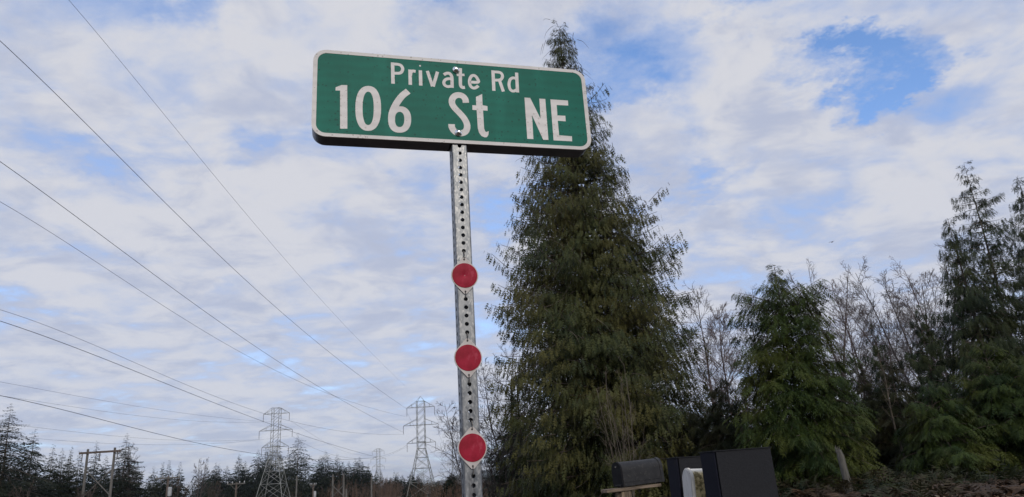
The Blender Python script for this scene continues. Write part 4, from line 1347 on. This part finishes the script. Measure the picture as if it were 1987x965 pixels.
letters = {}
order = []
for g in GLYPHS:
    key = g[0] + ('' if g[0] != 't' or g[1] == 's' else 'big')
    if key not in letters:
        letters[key] = []; order.append(key)
    letters[key].append(g)
for key in order:
    mb = MB()
    for j, g in enumerate(letters[key]):
        y = -0.0005 - 0.00012 * j
        if g[1] == 's':
            Lf, Rt = stroke_outline(g[3], g[2])
            k = len(Lf)
            mb.add([(p[0] / 1000, y, p[1] / 1000) for p in Lf] + [(p[0] / 1000, y, p[1] / 1000) for p in Rt], [(i, i + 1, k + i + 1, k + i) for i in range(k - 1)])
        elif g[1] == 'd':
            c_ = g[3][0]
            mb.add([((c_[0] + g[2] / 2 * 1.1 * math.cos(q)) / 1000, y, (c_[1] + g[2] / 2 * 1.1 * math.sin(q)) / 1000) for q in (2 * math.pi * i / 16 for i in range(16))], [tuple(range(16))])
        elif g[1] == 'p':
            mb.add([(p[0] / 1000, y, p[1] / 1000) for p in g[3]], [tuple(range(len(g[3])))])
        else:
            k = len(g[3])
            mb.add([(p[0] / 1000, y, p[1] / 1000) for p in g[3]] + [(p[0] / 1000, y, p[1] / 1000) for p in g[4]], ring_faces(k))
    me = bpy.data.meshes.new('letter')
    me.from_pydata(mb.v, [], mb.f)
    bm = bmesh.new(); bm.from_mesh(me)
    bmesh.ops.triangulate(bm, faces=[f for f in bm.faces if len(f.verts) > 4], ngon_method='EAR_CLIP')
    for f in bm.faces:
        f.normal_update()
        if f.normal.y > 0:
            f.normal_flip()
    bm.to_mesh(me); bm.free()
    link_mesh('letter', me, M['white'], sroot)

# domed bolts
for bxx, bz in ((0.0017, 0.2694), (0.0012, 0.0369)):
    mb = MB()
    prof_ = [(0.0092, 0.0), (0.0122, -0.0016), (0.0122, -0.0030), (0.0115, -0.0042), (0.0030, -0.0112), (0.0024, -0.0120)]
    n_ = 24
    vs = [(bxx + r * math.cos(2 * math.pi * k / n_), y - 0.0009, bz + r * math.sin(2 * math.pi * k / n_)) for r, y in prof_ for k in range(n_)]
    fs = [(i * n_ + k, i * n_ + (k + 1) % n_, (i + 1) * n_ + (k + 1) % n_, (i + 1) * n_ + k) for i in range(len(prof_) - 1) for k in range(n_)]
    fs.append(tuple(range((len(prof_) - 1) * n_, len(prof_) * n_)))
    mb.add(vs, fs)
    mb.build('bolt', M['chrome'], sroot)

# ------------------------------------------------------------------ three red reflectors wired to the post
m, tt, bs, out = material('red_reflector_face')
co = tt.add('ShaderNodeTexCoord').outputs['Object']
n1 = tt.noise(co, 22, 5, 0.65)
col = tt.mix(tt.smooth(n1, 0.35, 0.68), (0.24, 0.002, 0.018), (0.36, 0.010, 0.038))
col = tt.mix(tt.smooth(tt.noise(tt.vmath('MULTIPLY', co, (1, 1, 0.5)), 60, 3, 0.6), 0.54, 0.72), col, (0.38, 0.035, 0.065))
tt.link(col, bs.inputs['Base Color']); bs.inputs['Roughness'].default_value = 0.6; bs.inputs['Specular IOR Level'].default_value = 0.25
hx = tt.add('ShaderNodeTexVoronoi'); tt.link(co, hx.inputs['Vector']); hx.inputs['Scale'].default_value = 320; hx.inputs['Randomness'].default_value = 0.2
bn = tt.add('ShaderNodeBump'); bn.inputs['Strength'].default_value = 0.12; bn.inputs['Distance'].default_value = 0.001
tt.link(hx.outputs['Distance'], bn.inputs['Height']); tt.link(bn.outputs[0], bs.inputs['Normal'])
M['red'] = m
M['plastic'] = mottled('white_reflector_plate', (0.47, 0.435, 0.42), (0.56, 0.53, 0.515), 25, 0.5, cc=(0.38, 0.34, 0.32), cscale=60)


def reflector(label, zc, up_z, low_z, dx, tilt, dent):
    root = empty('reflector', POST + NF * 0.0015 + NX * dx + np.array([0, 0, zc]), YAW)
    root.rotation_euler = (0, tilt, YAW)
    tag(root, label, 'reflector', 'red reflectors wired to the sign post')
    R0 = 0.0415
    th_ = math.acos(R0 / 0.0575)
    ol = []
    for k in range(61):
        q = math.pi / 2 + th_ + (math.pi - 2 * th_) * k / 60
        ol.append((R0 * math.cos(q), R0 * math.sin(q)))
    ol = [(0.004, 0.0570), (-0.004, 0.0570)] + ol
    ol2 = []
    for k in range(61):
        q = -math.pi / 2 + th_ + (math.pi - 2 * th_) * k / 60
        ol2.append((R0 * math.cos(q), R0 * math.sin(q)))
    ol = ol + [(-0.004, -0.0570), (0.004, -0.0570)] + ol2
    n = len(ol)
    mb = MB()
    mb.add([(p[0], -0.003, p[1]) for p in ol] + [(p[0], 0.0, p[1]) for p in ol], [tuple(range(n)), tuple(reversed(range(n, 2 * n)))] + ring_faces(n))
    mb.build('plate', M['plastic'], root)
    # slightly domed red disc
    mb = MB()
    rr = [0.0387, 0.0385, 0.030, 0.020, 0.010, 0.005]
    yy = [-0.003, -0.0046, -0.0052, -0.0055, -0.0056, -0.0056]
    if dent:
        yy = [-0.003, -0.0046, -0.0056, -0.0060, -0.0056, -0.0040]
    n_ = 48
    vs = [(r * math.cos(2 * math.pi * k / n_), y, r * math.sin(2 * math.pi * k / n_)) for r, y in zip(rr, yy) for k in range(n_)] + [(0, yy[-1] + (0.0012 if dent else 0), 0)]
    fs = [(i * n_ + k, i * n_ + (k + 1) % n_, (i + 1) * n_ + (k + 1) % n_, (i + 1) * n_ + k) for i in range(len(rr) - 1) for k in range(n_)]
    fs += [((len(rr) - 1) * n_ + k, (len(rr) - 1) * n_ + (k + 1) % n_, len(rr) * n_) for k in range(n_)]
    mb.add(vs, fs)
    mb.build('disc', M['red'], root, smooth=True)
    for sg, hz in ((1, up_z), (-1, low_z)):
        # flat dark disc, coloured for the shade inside the eyelet hole, and tie wire running to a hole of the post
        mb = MB()
        q = [2 * math.pi * k / 14 for k in range(14)]
        mb.add([(0.0028 * math.cos(a), -0.0034, sg * 0.0500 + 0.0028 * math.sin(a)) for a in q], [tuple(range(14))])
        mb.build('eyelet', M['dark_hole'], root)
        mb = MB()
        z_to = hz - zc
        mb.tube([(0, 0.004, sg * 0.0500), (0, -0.0050, sg * 0.0515), (0.0006, -0.0062, (sg * 0.0500 + z_to) / 2), (0, -0.0035, z_to - sg * 0.004), (0, 0.012, z_to)], 0.0017, 6)
        mb.build('tie_wire', M['tie'], root, smooth=True)
    return root


M['dark_hole'] = mottled('painted_hole_dark', (0.03, 0.028, 0.027), (0.05, 0.045, 0.042), 50, 0.7)  # near-black colour stands in for the darkness inside the eyelet hole
hz_ = lambda k: Z0 - k * INCH
reflector('uppermost red round reflector with a dented centre on the sign post', hz_(17.15), hz_(14), hz_(20), -0.001, 0.0, True)
reflector('middle red round reflector between two others on the sign post', hz_(27.0), hz_(24), hz_(30), -0.001, 0.0, False)
reflector('lowest and darkest red round reflector with both white corner tabs showing', hz_(37.0), hz_(34), hz_(40), 0.0005, 0.02, False)


# ------------------------------------------------------------------ mailboxes
def arch_profile(w, h, n=14):
    """Half round top on straight sides, starting bottom left."""
    P = [(-w / 2, 0), (-w / 2, h - w / 2)]
    for k in range(1, n):
        a = math.pi - math.pi * k / n
        P.append((w / 2 * math.cos(a), h - w / 2 + w / 2 * math.sin(a)))
    P += [(w / 2, h - w / 2), (w / 2, 0)]
    return P


def prism(mb, P, x0, x1, caps=True):
    n = len(P)
    vs = [(x0, p[0], p[1]) for p in P] + [(x1, p[0], p[1]) for p in P]
    fs = ring_faces(n)
    if caps:
        fs += [tuple(range(n)), tuple(reversed(range(n, 2 * n)))]
    mb.add(vs, fs)


M['black_metal'] = mottled('black_painted_steel', (0.015, 0.015, 0.0165), (0.023, 0.023, 0.0245), 14, 0.50, 0.0, spec=0.35, bump=0.05, cc=(0.042, 0.040, 0.038), cscale=45)
M['black_door'] = mottled('black_door_paint', (0.006, 0.006, 0.008), (0.010, 0.010, 0.012), 14, 0.6, spec=0.15)
M['parcel'] = mottled('powder_coated_dark_steel', (0.013, 0.014, 0.0175), (0.018, 0.019, 0.023), 130, 0.65, spec=0.2, bump=0.25, detail=6)
M['parcel_door'] = mottled('dark_navy_door', (0.005, 0.006, 0.013), (0.007, 0.008, 0.017), 60, 0.6, spec=0.12, cc=(0.018, 0.015, 0.013), cscale=5)
M['old_plank'] = mottled('weathered_plank', (0.08, 0.06, 0.042), (0.22, 0.17, 0.125), 4, 0.9, bump=0.6, stretch=(1, 9, 9))
M['old_log'] = mottled('weathered_log', (0.10, 0.075, 0.052), (0.27, 0.21, 0.145), 5, 0.9, bump=0.6, stretch=(8, 8, 0.7), cc=(0.05, 0.04, 0.03), cscale=6)

# white mailbox paint with moss and grime growing over the side
m, tt, bs, out = material('mossy_white_paint')
co = tt.add('ShaderNodeTexCoord').outputs['Object']
sp = tt.add('ShaderNodeSeparateXYZ'); tt.link(co, sp.inputs[0])
g1 = tt.noise(co, 26, 6, 0.72)
g2 = tt.noise(co, 70, 5, 0.7)
low = tt.smooth(sp.outputs[2], 0.292, 0.262)
amt = tt.smooth(tt.math('ADD', g1, tt.math('MULTIPLY', low, 0.22)), 0.64, 0.80)
col = tt.mix(tt.math('MULTIPLY', low, 0.9), (0.76, 0.73, 0.66), (0.60, 0.47, 0.20))
col = tt.mix(amt, col, (0.15, 0.115, 0.04))
col = tt.mix(tt.smooth(g2, 0.60, 0.72), col, (0.20, 0.15, 0.05))
wall_ = tt.smooth(sp.outputs[0], 0.010, 0.020)
col = tt.mix(wall_, (0.66, 0.60, 0.48), col)
tt.link(col, bs.inputs['Base Color']); bs.inputs['Roughness'].default_value = 0.6
M['mossy'] = m
M['white_door'] = mottled('chalky_white_paint', (0.47, 0.46, 0.44), (0.56, 0.55, 0.52), 8, 0.6, stretch=(6, 6, 1), cc=(0.27, 0.265, 0.25), cscale=14)
M['white_rim'] = mottled('white_rim_paint', (0.62, 0.59, 0.52), (0.68, 0.65, 0.58), 12, 0.5)

TH = 0.466


def loc_mat(tilt):
    return (0, -tilt, TH)


# black round topped mailbox on the log stand
MBX = np.array([0.891, 7.311, EYE - 0.128])
root = empty('mailbox', MBX); root.rotation_euler = loc_mat(0.045)
tag(root, 'black round topped mailbox lying on a weathered plank', 'mailbox', 'mailboxes in a row at the roadside')
mb = MB(); prism(mb, arch_profile(0.158, 0.228), 0.006, 0.478); mb.build('body', M['black_metal'], root, smooth=True)
mb = MB(); prism(mb, arch_profile(0.166, 0.234), 0.452, 0.486); mb.build('rear_rim', M['black_metal'], root, smooth=True)
mb = MB(); prism(mb, [(p[0] * 1.03, p[1] * 1.02 + 0.002) for p in arch_profile(0.158, 0.226)], -0.012, 0.005); mb.build('door', M['black_door'], root, smooth=True)
mb = MB()
mb.box((0.235, -0.0815, 0.040), (0.42, 0.005, 0.005)); mb.box((0.235, -0.0805, 0.018), (0.44, 0.004, 0.030))
mb.build('base_skirt', M['black_metal'], root)
mb = MB(); mb.tube([(-0.012, 0.0, 0.185), (-0.020, 0.0, 0.185)], [0.0055, 0.004], 10); mb.build('rivet', M['chrome'], root)
mb = MB(); mb.box((-0.016, -0.01, 0.016), (0.006, 0.10, 0.010)); mb.build('door_hinge', M['black_metal'], root)

root = empty('mailbox_stand', (MBX[0] + 0.0, MBX[1], float(ground_z(*MBX[:2])))); root.rotation_euler = (0, 0, TH)
tag(root, 'rough round log post topped by a split weathered plank under the black mailbox', 'mailbox stand')
zt = MBX[2] - root.location[2]
mb = MB()
rg2 = random.Random(4)
for (x0, x1, y0, w, dz, hh) in ((-0.20, 0.15, -0.045, 0.075, -0.020, 0.030), (0.145, 0.44, -0.05, 0.06, -0.014, 0.028), (-0.17, 0.44, 0.035, 0.07, -0.018, 0.030)):
    mb = MB(); mb.box(((x0 + x1) / 2, y0, zt + dz - 0.004 + 0.02 * (x0 + x1) / 2), (x1 - x0, w, hh), np.array(Matrix.Rotation(-0.03, 3, 'Y'))); mb.build('plank', M['old_plank'], root, bevel=0.004)
mb = MB()
n_ = 16
rings = []
for z_, r_ in ((-0.2, 0.095), (0.4, 0.088), (0.8, 0.084), (zt - 0.045, 0.080)):
    rings.append([(0.04 + (r_ * (1 + 0.07 * math.sin(3 * q + 1) + 0.04 * math.sin(7 * q))) * math.cos(q), (r_ * (1 + 0.07 * math.sin(3 * q + 1) + 0.04 * math.sin(7 * q))) * math.sin(q), z_) for q in (2 * math.pi * k / n_ for k in range(n_))])
mb.add([v for r in rings for v in r], [(i * n_ + k, i * n_ + (k + 1) % n_, (i + 1) * n_ + (k + 1) % n_, (i + 1) * n_ + k) for i in range(3) for k in range(n_)] + [tuple(range(n_)), tuple(range(3 * n_, 4 * n_))])
mb.build('log_post', M['old_log'], root, smooth=True)


TB = 0.30


def parcel_box(label, p, L, w, h, tilt):
    gz = float(ground_z(p[0], p[1]))
    root = empty('parcel_mailbox', (p[0], p[1], p[2] - h)); root.rotation_euler = (0, -tilt, TB)
    tag(root, label, 'parcel mailbox', 'mailboxes in a row at the roadside')
    mb = MB(); mb.box((L / 2 + 0.008, 0, h / 2), (L - 0.016, w, h)); mb.build('body', M['parcel'], root, bevel=0.004)
    mb = MB(); mb.box((L / 2, 0, h + 0.0035), (L + 0.012, w + 0.012, 0.006)); mb.build('lid', M['parcel'], root, bevel=0.0015)
    mb = MB(); mb.box((0.0035, 0, h * 0.5), (0.010, w - 0.001, h - 0.004)); mb.build('door', M['parcel_door'], root, bevel=0.002)
    mb = MB(); mb.tube([(-0.003, 0, h * 0.42), (-0.010, 0, h * 0.42)], [0.010, 0.009], 12); mb.build('lock', M['black_metal'], root)
    mb = MB(); mb.box((L / 2, 0, (gz - 0.2 - (p[2] - h)) / 2 - 0.002), (0.10, 0.10, (p[2] - h) - gz + 0.2)); mb.build('support_post', M['old_plank'], root)
    return root


# p: middle of the top front edge
parcel_box('large dark square parcel mailbox nearest the viewer at the right end of the row', np.array([1.126, 4.617, EYE + 0.088]), 0.405, 0.160, 0.50, 0.012)
parcel_box('dark square parcel mailbox behind the mossy white mailbox', np.array([1.022, 5.243, EYE + 0.074]), 0.42, 0.145, 0.50, 0.0)

p = at(1329.5, 909, 4.92)
root = empty('mailbox', (p[0], p[1], p[2] - 0.30)); root.rotation_euler = (0, 0.035, 0.20)
tag(root, 'old white round topped mailbox with yellow moss and grime on its side', 'mailbox', 'mailboxes in a row at the roadside')
mb = MB(); prism(mb, arch_profile(0.142, 0.296), 0.010, 0.44); mb.build('body', M['mossy'], root, smooth=True)
mb = MB(); prism(mb, arch_profile(0.150, 0.302), -0.004, 0.012); mb.build('front_rim', M['white_rim'], root, smooth=True)
mb = MB(); prism(mb, [(q[0], q[1] + 0.008) for q in arch_profile(0.132, 0.284)], -0.010, -0.0045); mb.build('door', M['white_door'], root, smooth=True)
gz = float(ground_z(p[0], p[1]))
mb = MB(); mb.box((0.18, 0, (gz - 0.2 - (p[2] - 0.30)) / 2 - 0.002), (0.10, 0.10, (p[2] - 0.30) - gz + 0.2)); mb.build('support_post', M['old_plank'], root)

# ------------------------------------------------------------------ a bird far off in the sky
p = at(1614, 470, 95)
root = empty('bird', p, 0.6); tag(root, 'tiny dark bird flying in the sky above the narrow bare tree', 'bird')
M['feather'] = mottled('dark_feathers', (0.03, 0.03, 0.035), (0.06, 0.06, 0.065), 6, 0.8)
mb = MB()
mb.tube([(-0.24, 0, 0.0), (-0.15, 0, 0.0), (-0.02, 0, -0.01), (0.10, 0, 0.0), (0.17, 0, 0.02), (0.21, 0, 0.02), (0.25, 0, 0.015)], [0.035, 0.03, 0.065, 0.05, 0.03, 0.028, 0.004], 8)
mb.build('body', M['feather'], root, smooth=True)
for sg in (-1, 1):
    mb = MB()
    mb.add([(0.09, sg * 0.03, 0.02), (0.11, sg * 0.22, 0.10), (0.00, sg * 0.50, 0.05), (-0.06, sg * 0.25, 0.08), (-0.07, sg * 0.03, 0.01),
            (0.09, sg * 0.03, 0.008), (0.11, sg * 0.22, 0.09), (0.00, sg * 0.50, 0.046), (-0.06, sg * 0.25, 0.072), (-0.07, sg * 0.03, 0.0)],
           [(0, 1, 3, 4), (1, 2, 3), (5, 9, 8, 6), (6, 8, 7), (0, 5, 6, 1), (1, 6, 7, 2), (2, 7, 8, 3), (3, 8, 9, 4), (4, 9, 5, 0)])
    mb.build('wing', M['feather'], root)

# ------------------------------------------------------------------ the air: one closed box of thin haze round camera and scene
HX0, HX1, HY0, HY1, HZ0, HZ1 = -9600, 9600, -9600, 9600, -8.0, 175.0
mb = MB(); mb.box(((HX0 + HX1) / 2, (HY0 + HY1) / 2, (HZ0 + HZ1) / 2), (HX1 - HX0, HY1 - HY0, HZ1 - HZ0))
m = bpy.data.materials.new('haze'); m.use_nodes = True
tt = NT(m.node_tree)
out = tt.add('ShaderNodeOutputMaterial'); pv = tt.add('ShaderNodeVolumePrincipled')
pv.inputs['Color'].default_value = (0.80, 0.86, 0.95, 1); pv.inputs['Density'].default_value = 0.00007; pv.inputs['Anisotropy'].default_value = 0.2
tt.link(pv.outputs[0], out.inputs['Volume'])
tag(mb.build('haze', m), kind='stuff')
